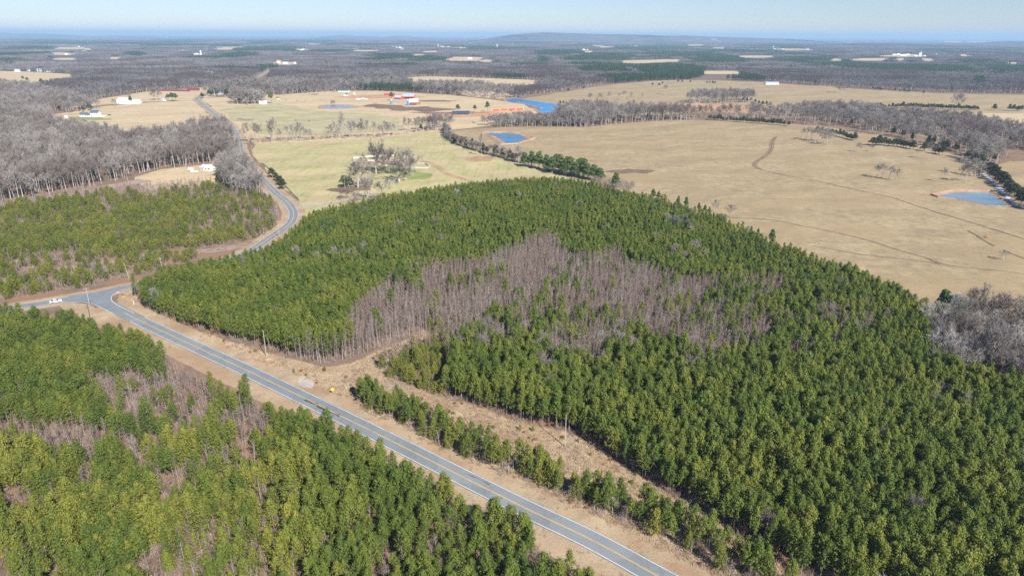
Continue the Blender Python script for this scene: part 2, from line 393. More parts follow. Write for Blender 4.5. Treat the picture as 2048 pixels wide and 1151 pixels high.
# ------------------------------------------------------------------ land, sheets and strips
def land():
    rr = [0, 60, 120, 200, 320, 500, 800, 1200, 1800, 2700, 4000, 6000, 9000, 13000, 20000, 30000, 50000]
    n = 96; V = [(0, 0, 0)]; F = []
    for r in rr[1:]:
        for k in range(n): V.append((r * cos(2 * pi * k / n), r * sin(2 * pi * k / n), 0))
    for k in range(n): F.append((0, 1 + k, 1 + (k + 1) % n))
    for j in range(len(rr) - 2):
        a = 1 + j * n; b = a + n
        for k in range(n): F.append((a + k, b + k, b + (k + 1) % n, a + (k + 1) % n))
    o = link('ground', mesh_from('ground', V, F, [M['land']])); tag(o, kind='structure', label='brown woodland ground under the trees reaching to the horizon')
land()
def rough_edge(pl, amp_px=0.0, amp=1.0, seg=6.0):
    out = []; n = len(pl)
    for i in range(n):
        a = pl[i]; b = pl[(i + 1) % n]; L = np.linalg.norm(b - a); d0 = (np.linalg.norm(a) + np.linalg.norm(b)) / 2
        sg = max(seg, d0 / 60); k = max(1, int(L / sg)); nrm = np.array([-(b - a)[1], (b - a)[0]]) / (L + 1e-9)
        for j in range(k):
            p = a + (b - a) * j / k
            v = (vnoise(p[0], p[1], sg * 1.7, 3) - 0.5) * 2 * amp * max(1, d0 / 300) + (vnoise(p[0], p[1], sg * 5, 5) - 0.5) * 3 * amp * max(1, d0 / 300)
            out.append(p + nrm * v)
    return np.array(out)
ZS = 0.02
def sheet(name, pts, mat, z, label, amp=1.0, zz=0.0, kind='structure', seg=6.0):
    pl = rough_edge(poly(pts, zz), amp=amp, seg=seg) if amp else poly(pts, zz)
    vv, ee, ff, *_ = delaunay_2d_cdt([Vector(p) for p in pl], [], [list(range(len(pl)))], 1, 1e-5)
    me = mesh_from(name, [(v.x, v.y, z) for v in vv], ff, [mat])
    for p in me.polygons:
        if p.normal.z < 0: p.flip()
    o = link(name, me); tag(o, label, kind=kind); return o
def strip_mesh(cl, w0, w1, z, jit=0.0):
    d = np.gradient(cl, axis=0); d /= np.linalg.norm(d, axis=1)[:, None] + 1e-9
    nrm = np.stack([-d[:, 1], d[:, 0]], 1)
    j = rng.uniform(-jit, jit, len(cl)) if jit else np.zeros(len(cl)); j2 = rng.uniform(-jit, jit, len(cl)) if jit else j
    A = cl + nrm * (w0 + j)[:, None]; B = cl + nrm * (w1 + j2)[:, None]
    n = len(cl); V = [(x, y, z) for x, y in A] + [(x, y, z) for x, y in B]
    F = [(i, n + i, n + i + 1, i + 1) for i in range(n - 1)]
    return V, F
def strip(name, cl, w0, w1, z, mat, label=None, parent=None, jit=0.0, kind='structure'):
    V, F = strip_mesh(cl, w0, w1, z, jit)
    o = link(name, mesh_from(name, V, F, [mat]), parent)
    if not parent: tag(o, label, kind=kind)
    return o

# pasture sheets --------------------------------------------------
T10 = 9.0
FAR_EDGE = [(600, 436, T10), (640, 420, T10), (690, 404, T10), (740, 396, T10), (790, 386, T10), (870, 374, T10), (940, 362, T10), (1000, 357, T10), (1080, 355, T10), (1130, 357, T10)]
EDGE2 = [(1130, 357, T10), (1200, 370, T10), (1290, 390, T10), (1380, 412, T10), (1440, 434, T10), (1500, 460, T10), (1560, 488, T10), (1640, 512, T10), (1700, 535, T10), (1760, 562, T10), (1830, 592, T10), (1870, 612, T10)]
HEDGE = [(887, 263), (905, 285), (960, 305), (1010, 318), (1060, 330), (1110, 345), (1140, 356)]
sheet('green_pasture', [(598, 404), (575, 380), (545, 350), (520, 325), (505, 312), (503, 300), (512, 287), (600, 281), (662, 278), (762, 274), (812, 266), (847, 263)] + HEDGE + FAR_EDGE[::-1] + [(600, 415)],
      M['greenfield'], 0.020, 'greenish winter pasture round the tree grove, beside the curving road', 1.0)
sheet('pasture', HEDGE[::-1] + [(930, 258), (1000, 255), (1060, 253), (1180, 255), (1240, 248), (1300, 243), (1380, 240), (1470, 240), (1560, 247), (1640, 252), (1720, 262), (1790, 275), (1840, 290), (1900, 305), (1960, 332), (1990, 372), (2048, 415), (2150, 470), (2400, 700), (2100, 690), (1960, 650), (1900, 625)] + EDGE2[::-1],
      M['pasture'], 0.040, 'wide straw-coloured pasture to the right beyond the pine plantation', 1.2)
sheet('pasture_beyond_hedge', [(1985, 335), (2020, 322), (2150, 325), (2300, 430), (2150, 450), (2060, 415), (2020, 385)], M['pasture'], 0.020, 'straw-coloured field past the right hand cedar hedge', 1.2)
sheet('farm_pasture', [(425, 222), (410, 205), (402, 196), (470, 193), (560, 189), (640, 183), (760, 181), (830, 186), (900, 190), (960, 196), (1010, 203), (1045, 208), (1075, 219), (1100, 231), (1060, 240), (990, 250), (940, 256), (880, 264), (812, 269), (762, 277), (662, 281), (512, 288), (492, 278), (480, 265), (455, 243)],
      M['tanfield'], 0.032, 'dry tan pasture with cattle around the farm buildings', 1.0)
M['palegreen'] = ground_mat('pale_green_pasture', (0.36, 0.32, 0.18), (0.50, 0.43, 0.27), (0.40, 0.36, 0.19), (0.28, 0.25, 0.14), 30)
sheet('farm_green', [(440, 222), (470, 212), (560, 207), (640, 222), (760, 228), (800, 240), (800, 262), (700, 268), (600, 272), (520, 268), (500, 255), (470, 240)], M['palegreen'], 0.06, 'greener part of the cattle pasture beyond the creek trees', 2.0)
sheet('house_pasture', [(96, 231), (140, 223), (200, 213), (290, 206), (380, 201), (395, 204), (412, 222), (432, 238), (430, 262), (250, 300), (110, 290)], M['tanfield'], 0.020, 'dry field round the white farmhouse on the left', 1.0)
sheet('barn_pasture', [(130, 216), (160, 205), (250, 190), (300, 183), (380, 178), (470, 170), (500, 172), (470, 188), (402, 196), (395, 200), (290, 203.5), (200, 210), (140, 219)], M['tanfield'], 0.040, 'dry field behind the long white barn', 1.0)
sheet('left_far_pasture', [(-60, 141), (60, 143), (145, 148), (165, 152), (120, 160), (60, 170), (20, 168), (-60, 160)], M['tanfield'], 0.020, 'tan field at the far left among bare woods', 1.0)
sheet('lake_pasture', [(1035, 200), (1060, 194), (1130, 184), (1200, 172), (1300, 162.5), (1380, 160), (1440, 161), (1520, 164), (1570, 168), (1640, 173), (1700, 177), (1800, 183), (1880, 187), (2000, 189), (2150, 192), (2150, 228), (1950, 226), (1850, 232), (1750, 228), (1640, 228), (1560, 230), (1480, 226), (1400, 226), (1330, 230), (1250, 232), (1180, 226), (1140, 216), (1100, 207)],
      M['pasture'], 0.060, 'pale rolling pasture beyond the lake with scattered trees', 1.0)
sheet('clay_field', [(1250, 214), (1330, 206), (1400, 207), (1470, 209), (1540, 213), (1600, 218), (1600, 224), (1480, 224), (1380, 222), (1280, 224)], M['redsoil'], 0.095, 'reddish bare field strip behind the middle woods', 1.0)
sheet('right_pasture', [(1735, 216), (1800, 216), (1900, 219), (2150, 226), (2300, 300), (2048, 275), (1990, 258), (1930, 243), (1850, 236), (1780, 230)], M['tanfield'], 0.040, 'tan field below the dark cedar row at right', 1.0)
sheet('creek_meadow', [(1820, 266), (1845, 260), (1875, 259), (1905, 265), (1925, 274), (1900, 279), (1860, 276)], M['pasture'], 0.080, 'small meadow opening between the creek woods at right', 1.0)
sheet('upper_pasture', [(800, 155), (860, 152), (950, 155), (1040, 158), (1095, 161), (1095, 167), (1040, 172), (960, 170), (880, 168), (820, 165)], M['tanfield'], 0.040, 'narrow tan field in front of the far tree wall', 1.0)
sheet('middle_pasture', [(905, 178), (960, 180), (1010, 184), (1030, 192), (1000, 198), (930, 192)], M['tanfield'], 0.06, 'tan slope between the two middle woods left of the lake', 1.0)
sheet('house_yard', [(268, 354), (325, 339), (375, 333), (405, 330), (470, 322), (482, 335), (478, 352), (430, 366), (400, 374), (300, 380), (283, 374)], M['tanfield'], 0.020, 'dry yard around the small white house in the woods', 0.8)

FIELD_SLIVERS = [(92, 192, 94.5, 99), (158, 190, 83.5, 87), (100, 165, 116, 120.5), (352, 397, 97, 102), (428, 476, 96, 99.5), (775, 822, 94, 99.5), (819, 853, 108.5, 112),
                 (1656, 1688, 117.5, 122), (1765, 1860, 108.5, 114), (1912, 1952, 108.5, 113), (1888, 1925, 82.5, 85), (1234, 1311, 121.5, 127), (1395, 1490, 142, 149), (380, 410, 107, 110.5),
                 (1360, 1420, 89, 92), (585, 625, 97, 101), (700, 760, 100, 103), (500, 545, 90, 92), (535, 600, 124, 130), (2005, 2048, 125, 128), (400, 432, 148, 152), (868, 900, 91.5, 95),
                 (1160, 1180, 99, 101), (1535, 1625, 97.5, 101.5), (236, 300, 124, 126)]
_r = random.Random(11)
for _k in range(34):
    _x = _r.uniform(10, 2040); _y = _r.choice([85, 88, 91, 94, 97, 101, 105, 110, 115, 121]) + _r.uniform(-2, 2)
    _w = _r.uniform(10, 34) * (0.6 + (_y - 80) / 60)
    _h = (_y - 70) * 0.045 + 0.35
    FIELD_SLIVERS.append((_x - _w, _x + _w, _y - _h, _y + _h))
def sliver_poly(s, n=14, grow=0.0):
    x0, x1, y0, y1 = s; cx = (x0 + x1) / 2; cyy = (y0 + y1) / 2; rx = (x1 - x0) / 2; ry = (y1 - y0) / 2 + grow
    out = []
    for k in range(n):
        a = 2 * pi * k / n; q = 1 + 0.22 * sin(3 * a + x0) + 0.12 * sin(5 * a + 2 * x0)
        out.append((cx + rx * q * np.sign(cos(a)) * abs(cos(a)) ** 0.6, cyy + ry * np.sign(sin(a)) * abs(sin(a)) ** 0.7))
    return out
for i, s in enumerate(FIELD_SLIVERS):
    tag(sheet('far_field', sliver_poly(s), M['tanfield'], 0.5 + 0.01 * i, None, amp=0.0), 'small pale field among the far woods', group='far fields')

# near clearings and verges
ROADC_PX = [(1560, 1290), (1440, 1218), (1314, 1151), (1184, 1080), (1024, 1003), (744.7, 863), (512, 749.5), (400, 697.5), (300, 651), (258, 630.5), (228, 615), (207, 604), (190, 594.5)]
ROADC = catmull(poly(ROADC_PX), 4.0)
THRU_PX = [(-140, 648), (-40, 628), (30, 614.5), (80, 607), (120, 600.5), (170, 592), (215, 583), (260, 573.5), (300, 565), (350, 553), (410, 537), (470, 516), (512, 495), (542, 474), (568, 456.5), (581, 446), (587.5, 431), (584.5, 418), (575.8, 405.4), (562, 394), (548, 382.5), (520, 353), (500, 332), (490.8, 321.6), (485.7, 311.4), (481, 300), (478, 281), (472, 266), (462, 252), (446, 240), (430, 229), (415, 216.8), (402, 206.5), (395, 200), (396, 195.5), (408, 189), (430, 181), (465, 172), (500, 163), (520, 152), (537, 141.4), (548, 134)]
THRU = catmull(poly(THRU_PX), 5.0)
def dist_to(cl, X, Y):
    X = np.asarray(X); Y = np.asarray(Y); out = np.full(X.shape, 1e9)
    for a, b in zip(cl[:-1], cl[1:]):
        d = b - a; L = d @ d + 1e-9
        t = np.clip(((X - a[0]) * d[0] + (Y - a[1]) * d[1]) / L, 0, 1)
        out = np.minimum(out, np.hypot(X - a[0] - t * d[0], Y - a[1] - t * d[1]))
    return out
FOREST_EDGE_W = [(262, 575), (272, 588), (276, 603), (300, 626), (345, 640), (380, 656), (430, 670), (470, 682), (520, 694), (560, 706), (600, 720), (650, 728), (700, 720), (735, 706), (775, 690), (810, 676), (850, 664)]
CLEAR_UP = [(850, 664), (890, 668), (872, 690), (835, 702), (800, 716), (770, 728), (758, 744)]
CORR_R = [(758, 744), (800, 765), (840, 778), (887, 795), (940, 808), (987, 824), (1024, 840), (1075, 852), (1125, 862), (1160, 876), (1207, 905.5), (1247, 930.6), (1312, 973), (1354, 995.6), (1399, 1018), (1437, 1043), (1482, 1075.7), (1515, 1096), (1560, 1124), (1606, 1151), (1720, 1215)]
ROW_LO = [(705, 796), (742, 824), (772, 837), (812, 853), (862, 880), (937, 918), (1024, 950), (1099, 980), (1174, 1018), (1217, 1036), (1274, 1058), (1324, 1078), (1374, 1102), (1420, 1132), (1500, 1175), (1560, 1205)]
sheet('brush_clearing', [(232, 596), (262, 577), (275, 603), (298, 628), (345, 643), (400, 664), (470, 687), (560, 712), (650, 734), (700, 728), (740, 710), (850, 662), (895, 668), (872, 692), (800, 720), (762, 744)] + CORR_R[1:] + [(1640, 1270), (1480, 1200), (1380, 1151), (1200, 1060), (1024, 968), (900, 905), (770, 842), (600, 755), (400, 665), (300, 622), (240, 598)],
      M['brushland'], 0.030, 'cleared strip of dry brush and broom grass beside the road', 0.8, seg=2.5)
strip('verge', ROADC[:-3], -3.0, -9.5, 0.05, M['verge'], 'mown dry grass verge on the right hand side of the road', jit=0.35)
strip('verge_left', ROADC[:-3], 3.0, 11.0, 0.05, M['verge'], 'mown dry grass verge on the left hand side of the road', jit=0.35)
strip('far_verge', THRU, -8.0, 8.0, 0.045, M['verge'], 'dry grass shoulders of the crossing road', jit=0.4)
sheet('junction_verge', [(232, 600), (245, 588), (268, 576), (278, 604), (305, 632), (335, 655), (300, 640), (255, 617)], M['verge'], 0.07, 'tan grass corner at the road junction', 0.3)
sheet('junction_verge_left', [(120, 611), (150, 606), (180, 609), (240, 645), (330, 690), (300, 700), (220, 668), (170, 640), (130, 624)], M['verge'], 0.065, 'tan grass strip below the road junction', 0.3)
sheet('dirt_clearing', [(640, 752), (660, 742), (690, 740), (725, 744), (745, 735), (775, 722), (800, 705), (840, 690), (860, 692), (820, 712), (790, 730), (745, 752), (700, 762), (660, 764)], M['verge'], 0.075, 'bare sandy opening where the clearing turns into the woods', 1.2, seg=2)
sheet('gravel_patch', [(595, 762), (600, 756), (610, 752.5), (619, 757), (627, 764), (628, 772), (622, 776), (608, 774), (598, 769)], M['gravel'], 0.09, 'grey gravel patch on the verge beside the road', 0.0)
# left power line corridor
POWER_L = catmull(poly([(-80, 585), (0, 565), (70, 548), (140, 535), (220, 524), (300, 513), (380, 506), (450, 497), (510, 486), (560, 470)]), 6)
strip('power_line_corridor', POWER_L, -3.6, 3.6, 0.035, M['pinkbrush'], 'pinkish cleared power line strip through the young trees', jit=1.4)
strip('brush_corridor', catmull(poly([(-80, 420), (60, 402), (160, 385), (230, 372), (290, 360)]), 8), -9, 9, 0.03, M['pinkbrush'], 'brown brushy strip below the bare woods at left', jit=3)

# roads
strip('road', ROADC, -3.5, 3.5, 0.14, M['asphalt'], 'blue grey two lane road running diagonally from the junction', jit=0.09)
strip('crossing_road', THRU, -3.4, 3.4, 0.12, M['asphalt'], 'grey road passing the junction and curving away beyond the pines')
sheet('junction_pavement', [(118, 602.6), (146, 604.2), (171.4, 605.4), (186, 608.5), (200.8, 614.5), (230, 629), (262, 645), (290, 640), (262, 624), (240, 613), (229, 607), (222.5, 600), (222, 596), (224.5, 591), (233.6, 584.8), (247.7, 579), (271, 572.4), (280, 568), (240, 573), (189, 584.5), (142, 591)],
      M['asphalt'], 0.16, 'flared grey pavement where the two roads join', 0.0)
for nm, s0, s1 in (('white_edge_line', 3.05, 3.22), ('white_edge_line', -3.22, -3.05)):
    tag(strip(nm, ROADC[:-9], s0, s1, 0.185, M['white_line']), kind='structure')
tag(strip('yellow_centre_line', ROADC[:-6], -0.20, -0.07, 0.19, M['yellow_line']), kind='structure')
tag(strip('yellow_centre_line', ROADC[:-6], 0.07, 0.20, 0.19, M['yellow_line']), kind='structure')
tag(strip('white_edge_line', THRU, -3.2, -3.02, 0.15, M['white_line']), kind='structure')
tag(strip('white_edge_line', THRU, 3.02, 3.2, 0.15, M['white_line']), kind='structure')
k0 = int(np.argmin(np.hypot(*(THRU - np.array(P(512, 495))).T)))
tag(strip('yellow_centre_line', THRU[k0:], -0.15, 0.15, 0.155, M['yellow_line']), kind='structure')
tag(strip('white_edge_line', catmull(poly([(120, 604), (146, 604.4), (171.4, 605.6), (186, 608.7), (200.8, 614.7), (228, 628)]), 1.5), -0.1, 0.1, 0.20, M['white_line']), kind='structure')
tag(strip('white_edge_line', catmull(poly([(268, 626.5), (245, 615.5), (232, 608.5), (224.3, 602), (222.6, 597), (225, 591.5), (233.8, 585.2), (247.7, 579.4), (271, 572.8)]), 1.5), -0.1, 0.1, 0.20, M['white_line']), kind='structure')
wet = catmull(poly([(612, 798), (628, 805), (645, 814), (662, 823), (680, 832)]), 1.2)
tag(strip('road_stain', wet, -0.9, 0.3, 0.172, M['wet'], jit=0.5), 'dark wet stain beside the yellow centre line', kind='structure')
tag(strip('road_stain', catmull(poly([(925, 949), (950, 960), (975, 972)]), 1.2), 0.9, 1.2, 0.172, M['wet'], jit=0.3), 'thin dark tar mark on the road', kind='structure')
strip('driveway', catmull(poly([(588, 416), (610, 413.5), (637, 409), (687, 400.6), (727, 392), (750, 384)]), 4), -1.8, 1.8, 0.06, M['gravel'], 'pale gravel driveway leading to the grove', jit=0.3)
strip('farm_driveway', catmull(poly([(408, 212), (418, 210.5), (440, 213)]), 6), -2, 2, 0.14, M['gravel'], 'pale gravel turn-off by the far road', jit=0.3)
strip('gravel_lane', catmull(poly([(640, 201), (690, 200), (740, 198), (790, 203), (822, 213), (850, 222)]), 8), -4, 4, 0.103, M['gravel'], 'grey gravel lane through the farmyard', jit=1)

# dirt tracks and gullies
TZ = [0.080]
def track(pts, wd, label, mat='track', z=0.08, jit=0.5, ruts=False):
    TZ[0] += 0.003; z = TZ[0]; wd *= 1.0 if ruts else 1.35
    cl = catmull(poly(pts), 3.0)
    if ruts:
        a, f = strip_mesh(cl, -wd / 2, -wd / 2 + 0.8, z, 0.15); b, g = strip_mesh(cl, wd / 2 - 0.8, wd / 2, z, 0.15)
        V = a + b; F = f + [tuple(i + len(a) for i in q) for q in g]
        o = link('dirt_track', mesh_from('dirt_track', V, F, [M[mat]])); tag(o, label, kind='structure')
    else: strip('dirt_track', cl, -wd / 2, wd / 2, z, M[mat], label, jit=jit)
track([(1551, 273.8), (1544, 284.4), (1542, 298.4), (1530, 312.5), (1512.5, 323), (1509, 331), (1519.5, 338.8)], 5.0, 'pair of muddy wheel ruts bending down the big pasture', ruts=True)
track([(1551, 273.8), (1544, 284.4), (1542, 298.4), (1530, 312.5), (1512.5, 323), (1509, 331), (1519.5, 338.8)], 1.4, 'worn middle of the bending pasture track', jit=0.7)
track([(1519.5, 338.8), (1575.7, 352), (1646, 365), (1700, 377), (1759.6, 389.8), (1786, 395.6), (1861, 420.6), (1961, 450.6), (2048, 478), (2150, 515)], 1.3, 'long thin trail slanting down the right pasture')
track([(1080, 268), (1150, 279), (1230, 290), (1330, 303), (1417.6, 319.5), (1487.9, 333.6), (1519, 339)], 0.9, 'faint reddish trail across the upper pasture', 'clay')
track([(1440, 434), (1536, 439), (1611, 453), (1686, 468), (1748.7, 484.5), (1799, 500.7), (1849, 514.5), (1886, 528), (1961, 538), (2011, 542), (2048, 548), (2120, 560)], 0.9, 'dark grassy gully line along the pasture', jit=0.35)
track([(1623.6, 490.7), (1711, 507), (1786, 515.7), (1861, 524.4), (1890, 529)], 0.8, 'second gully line joining the first', jit=0.35)
track([(1936, 460.6), (1986, 490.6), (2048, 517), (2120, 540)], 1.2, 'short trail at the right edge of the pasture')
track([(830, 325), (853.5, 324), (871, 332), (900, 350), (945, 362)], 4.0, 'orange clay track across the green pasture', 'clay', jit=0.8)
track([(512, 300), (600, 293), (700, 285), (790, 280), (820, 274), (850, 268), (885, 266)], 1.5, 'faint pale farm track along the ridge of the green field', 'tanfield', jit=0.5)
track([(820, 282), (850, 272), (880, 268)], 4, 'pale sandy track near the hedge end', 'tanfield', jit=1)
# mud and clay spots
def blob(name, cx, cyy, rx, ry, mat, z, label, seed=1, n=26):
    pts = []
    r = random.Random(seed)
    ph = r.uniform(0, 6)
    for k in range(n):
        a = 2 * pi * k / n; q = 1 + 0.22 * sin(2 * a + ph) + 0.15 * sin(5 * a + ph * 2) + r.uniform(-0.12, 0.12)
        pts.append((cx + rx * q * cos(a), cyy + ry * q * sin(a)))
    return sheet(name, pts, M[mat], z + 0.0015 * seed, label, amp=0)
blob('mud_patch', 835, 218, 58, 5.5, 'mud', 0.12, 'trampled dark mud below the farm barns', 1)
blob('mud_patch', 770, 213, 45, 4, 'mud', 0.13, 'trampled mud left of the white barn', 2)
blob('clay_patch', 960, 229, 92, 7, 'redsoil', 0.09, 'red-brown bare ground in front of the dark shelter', 3)
blob('mud_patch', 900, 226, 60, 2.2, 'mud', 0.14, 'muddy lane along the dark shelter', 4)
blob('clay_patch', 760, 193, 90, 3.2, 'redsoil', 0.10, 'orange soil bank behind the white trucks', 5)
blob('mud_patch', 870, 202, 45, 1.3, 'mud', 0.12, 'dark trodden line on the slope right of the barns', 6)
blob('clay_patch', 1262, 343, 42, 5, 'track', 0.085, 'brown worn gateway at the pasture corner', 7)
blob('mud_patch', 830, 175, 18, 0.8, 'clay', 0.12, 'red soil scrape by the far wood edge', 8)
blob('bare_patch', 975, 476, 0.1, 0.1, 'clay', 0.1, 'tiny spot', 9) if False else None
blob('bare_patch', 1400, 228, 60, 2.5, 'mud', 0.13, 'dark soil streak on the clay field', 10)
blob('bare_patch', 1615, 173, 70, 1.6, 'clay', 0.12, 'reddish trampled ground by the far metal barn', 11)
blob('bare_patch', 700, 378, 40, 7, 'track', 0.07, 'brown soil under the leftmost grove tree', 12)  # flat patch in the brown track soil colour
blob('lawn_patch', 835, 352, 24, 9, 'greenpatch', 0.07, 'greener grass at the right end of the grove', 13)
blob('lawn_patch', 780, 340, 40, 9, 'greenpatch', 0.065, 'green and bare ground under the grove', 14)
blob('lawn_patch', 175, 237, 46, 3, 'greenpatch', 0.07, 'green lawn in front of the white farmhouse', 15)
blob('bare_patch', 960, 318, 24, 6, 'clay', 0.06, 'rough brown patch below the hedge', 16)
blob('bare_patch', 1180, 352, 26, 3, 'clay', 0.09, 'reddish soil at the end of the pine hedge', 17)
blob('bare_patch', 780, 325, 55, 6, 'verge', 0.075, 'pale ground inside the ruined walls', 18)
for i, (x, y, rx, ry) in enumerate([(1700, 530, 30, 4), (1900, 470, 40, 6), (1450, 290, 30, 2.5), (1980, 500, 30, 7), (1650, 420, 30, 3), (1330, 270, 40, 2), (1560, 395, 26, 3.5)]):
    blob('bare_patch', x, y, rx, ry, 'pasture', 0.085, 'slightly darker worn spot in the wide pasture', 30 + i)['group'] = 'worn spots in the wide pasture'

# ponds: clay bank ring (raised, uneven) round a water sheet
def pond(name, pts, mat, bank, label, blabel, wid, hgt=0.7, frac=1.0):
    pl = rough_edge(poly(pts), amp=0.35, seg=4)
    vv, ee, ff, *_ = delaunay_2d_cdt([Vector(p) for p in pl], [], [list(range(len(pl)))], 1, 1e-5)
    me = mesh_from(name, [(v.x, v.y, 0.11) for v in vv], ff, [mat])
    for p in me.polygons:
        if p.normal.z < 0: p.flip()
    tag(link(name, me), label, kind='structure')
    cen = pl.mean(0); n = len(pl); V = []; F = []
    for j, (o, z) in enumerate([(-0.6, 0.02), (0.25, 0.5), (0.6, 0.9), (1.0, 0.03)]):
        for i in range(n):
            a = pl[i - 1]; b = pl[(i + 1) % n]; d = b - a; nr = np.array([d[1], -d[0]]) / (np.linalg.norm(d) + 1e-9)
            if (pl[i] - cen) @ nr < 0: nr = -nr
            far = 0.25 + 0.75 * max(0, min(1, 0.5 + (pl[i][1] - cen[1]) / 40)) if frac < 1 else 1
            k = wid * far * (0.75 + 0.5 * vnoise(pl[i][0], pl[i][1], 6, j))
            q = pl[i] + nr * k * o
            V.append((q[0], q[1], z * hgt * far * (0.6 + 0.8 * vnoise(q[0], q[1], 3, 7)) + 0.05))
    for j in range(3):
        for i in range(n): F.append((j * n + i, j * n + (i + 1) % n, (j + 1) * n + (i + 1) % n, (j + 1) * n + i))
    tag(link(bank, mesh_from(bank, V, F, [M['clay']])), blabel, kind='structure')
pond('lake', [(1008, 198), (1030, 196.5), (1065, 201), (1100, 206), (1133, 210), (1137, 216), (1125, 223), (1108, 233), (1095, 229.5), (1068, 219.5), (1080, 216), (1062, 211), (1040, 206), (1012, 203)], M['lake'], 'lake_shore', 'bright blue lake between the pastures', 'thin clay shore around the blue lake', 4, 0.8)
pond('pond', [(962, 268), (975, 265.5), (1010, 265.3), (1040, 267), (1063, 277), (1045, 283), (1030, 287.5), (1008, 288.5), (1000, 282), (985, 273)], M['pondw'], 'pond_bank', 'blue farm pond behind the hedge', 'orange clay bank round the blue farm pond', 6, 1.5)
pond('pond', [(1866.8, 391), (1881, 388), (1903, 383.8), (1939.7, 382.3), (1977.7, 383.5), (1989, 391), (2009.8, 404), (2020, 411.5), (2009.8, 412.2), (1976, 410), (1939.7, 402.8), (1907.6, 398.4), (1878, 394.7)], M['milky'], 'pond_bank', 'pale silty pond at the right edge', 'eroded orange bank round the silty pond', 3.2, 1.6, 0.5)
pond('pond', [(641.6, 217.4), (645.5, 211), (657, 209.8), (686.5, 209.6), (706, 211.5), (722, 213.5), (701, 216.4), (667, 217.8)], M['brownw'], 'pond_bank', 'small brown farm pond with sky reflections', 'orange rim of the small farm pond', 6, 0.8)
strip('clay_bank', catmull(poly([(1812, 381), (1830, 384), (1850, 389), (1864, 392)]), 3), -2.5, 2.5, 0.12, M['clay'], 'eroded clay slope left of the silty pond', jit=1.5)
strip('frost_strip', catmull(poly([(1966, 347), (1982, 362), (2000, 378), (2014, 394), (2030, 409), (2075, 432)]), 3), -0.8, 1.6, 0.13, M['snow'], 'frost lying in the shade of the cedar hedge', jit=1.6)

# far hills
def hill(px, w_px, h, dist, label, seed):
    n = 60; V = []; F = []
    X0 = (px - 1024) / FPX * dist; W = w_px / FPX * dist
    rows = 9
    for j in range(rows):
        for i in range(n + 1):
            u = i / n * 2 - 1; v = j / (rows - 1) * 2 - 1
            prof = max(0, 1 - u * u) ** 1.2 * (0.72 + 0.28 * sin(u * 6 + seed) + 0.12 * sin(u * 15 + seed * 2))
            V.append((X0 + u * W, dist + v * dist * 0.12, h * prof * max(0, 1 - v * v) - 0.3))
    for j in range(rows - 1):
        for i in range(n):
            a = j * (n + 1) + i; F.append((a, a + 1, a + n + 2, a + n + 1))
    me = mesh_from('hill', V, F, [M['land']]); me.polygons.foreach_set('use_smooth', [True] * len(me.polygons))
    tag(link('hill', me), label, kind='structure')
def ridge(prof, dist, label):
    xs = np.linspace(prof[0][0], prof[-1][0], 120); ys = np.interp(xs, [p[0] for p in prof], [p[1] for p in prof])
    ys = ys + (vnoise(xs, xs * 0, 13, 3) - .5) * 0.5; rows = 9; V = []; F = []; n = len(xs)
    for j in range(rows):
        v = j / (rows - 1) * 2 - 1
        for i in range(n):
            h = max(0.0, CAM_H + (70 - ys[i]) / FPX * dist)
            V.append(((xs[i] - 1024) / FPX * dist, dist + v * 1800, (h + 3) * (1 - v * v) ** 0.8 - 3))
    for j in range(rows - 1):
        for i in range(n - 1): a = j * n + i; F.append((a, a + 1, a + n + 1, a + n))
    me = mesh_from('hill', V, F, [M['land']]); me.polygons.foreach_set('use_smooth', [True] * len(me.polygons)); tag(link('hill', me), label, kind='structure')
ridge([(940, 82), (990, 74), (1020, 69.5), (1050, 67), (1085, 65), (1110, 66), (1150, 67), (1200, 68), (1250, 68.5), (1300, 70), (1350, 69.5), (1400, 71.5), (1460, 73), (1540, 75), (1640, 82)], 14000, 'long low blue ridge on the horizon, highest near its left end')
hill(1975, 70, 62, 10500, 'low wooded rise at the right of the horizon', 0.9)
hill(60, 330, 130, 21000, 'faint distant rise at the left of the horizon', 2.1)
hill(760, 130, 110, 20000, 'very faint rise near the middle of the horizon', 4.4)

# haze: closed box of thin air round everything
def haze():
    mb = MB().box(-60000, 60000, -60000, 60000, -3, 235)
    mt = bpy.data.materials.new('haze_air'); mt.use_nodes = True; t = mt.node_tree; t.nodes.clear()
    pv = t.nodes.new('ShaderNodeVolumePrincipled'); pv.inputs['Color'].default_value = (0.50, 0.75, 1.0, 1)
    pv.inputs['Density'].default_value = HAZE_DENSITY; pv.inputs['Anisotropy'].default_value = 0.0
    o = t.nodes.new('ShaderNodeOutputMaterial'); t.links.new(pv.outputs[0], o.inputs['Volume'])
    h = mb.build('haze', mt); tag(h, 'thin blue haze over the far land', kind='stuff')
haze()

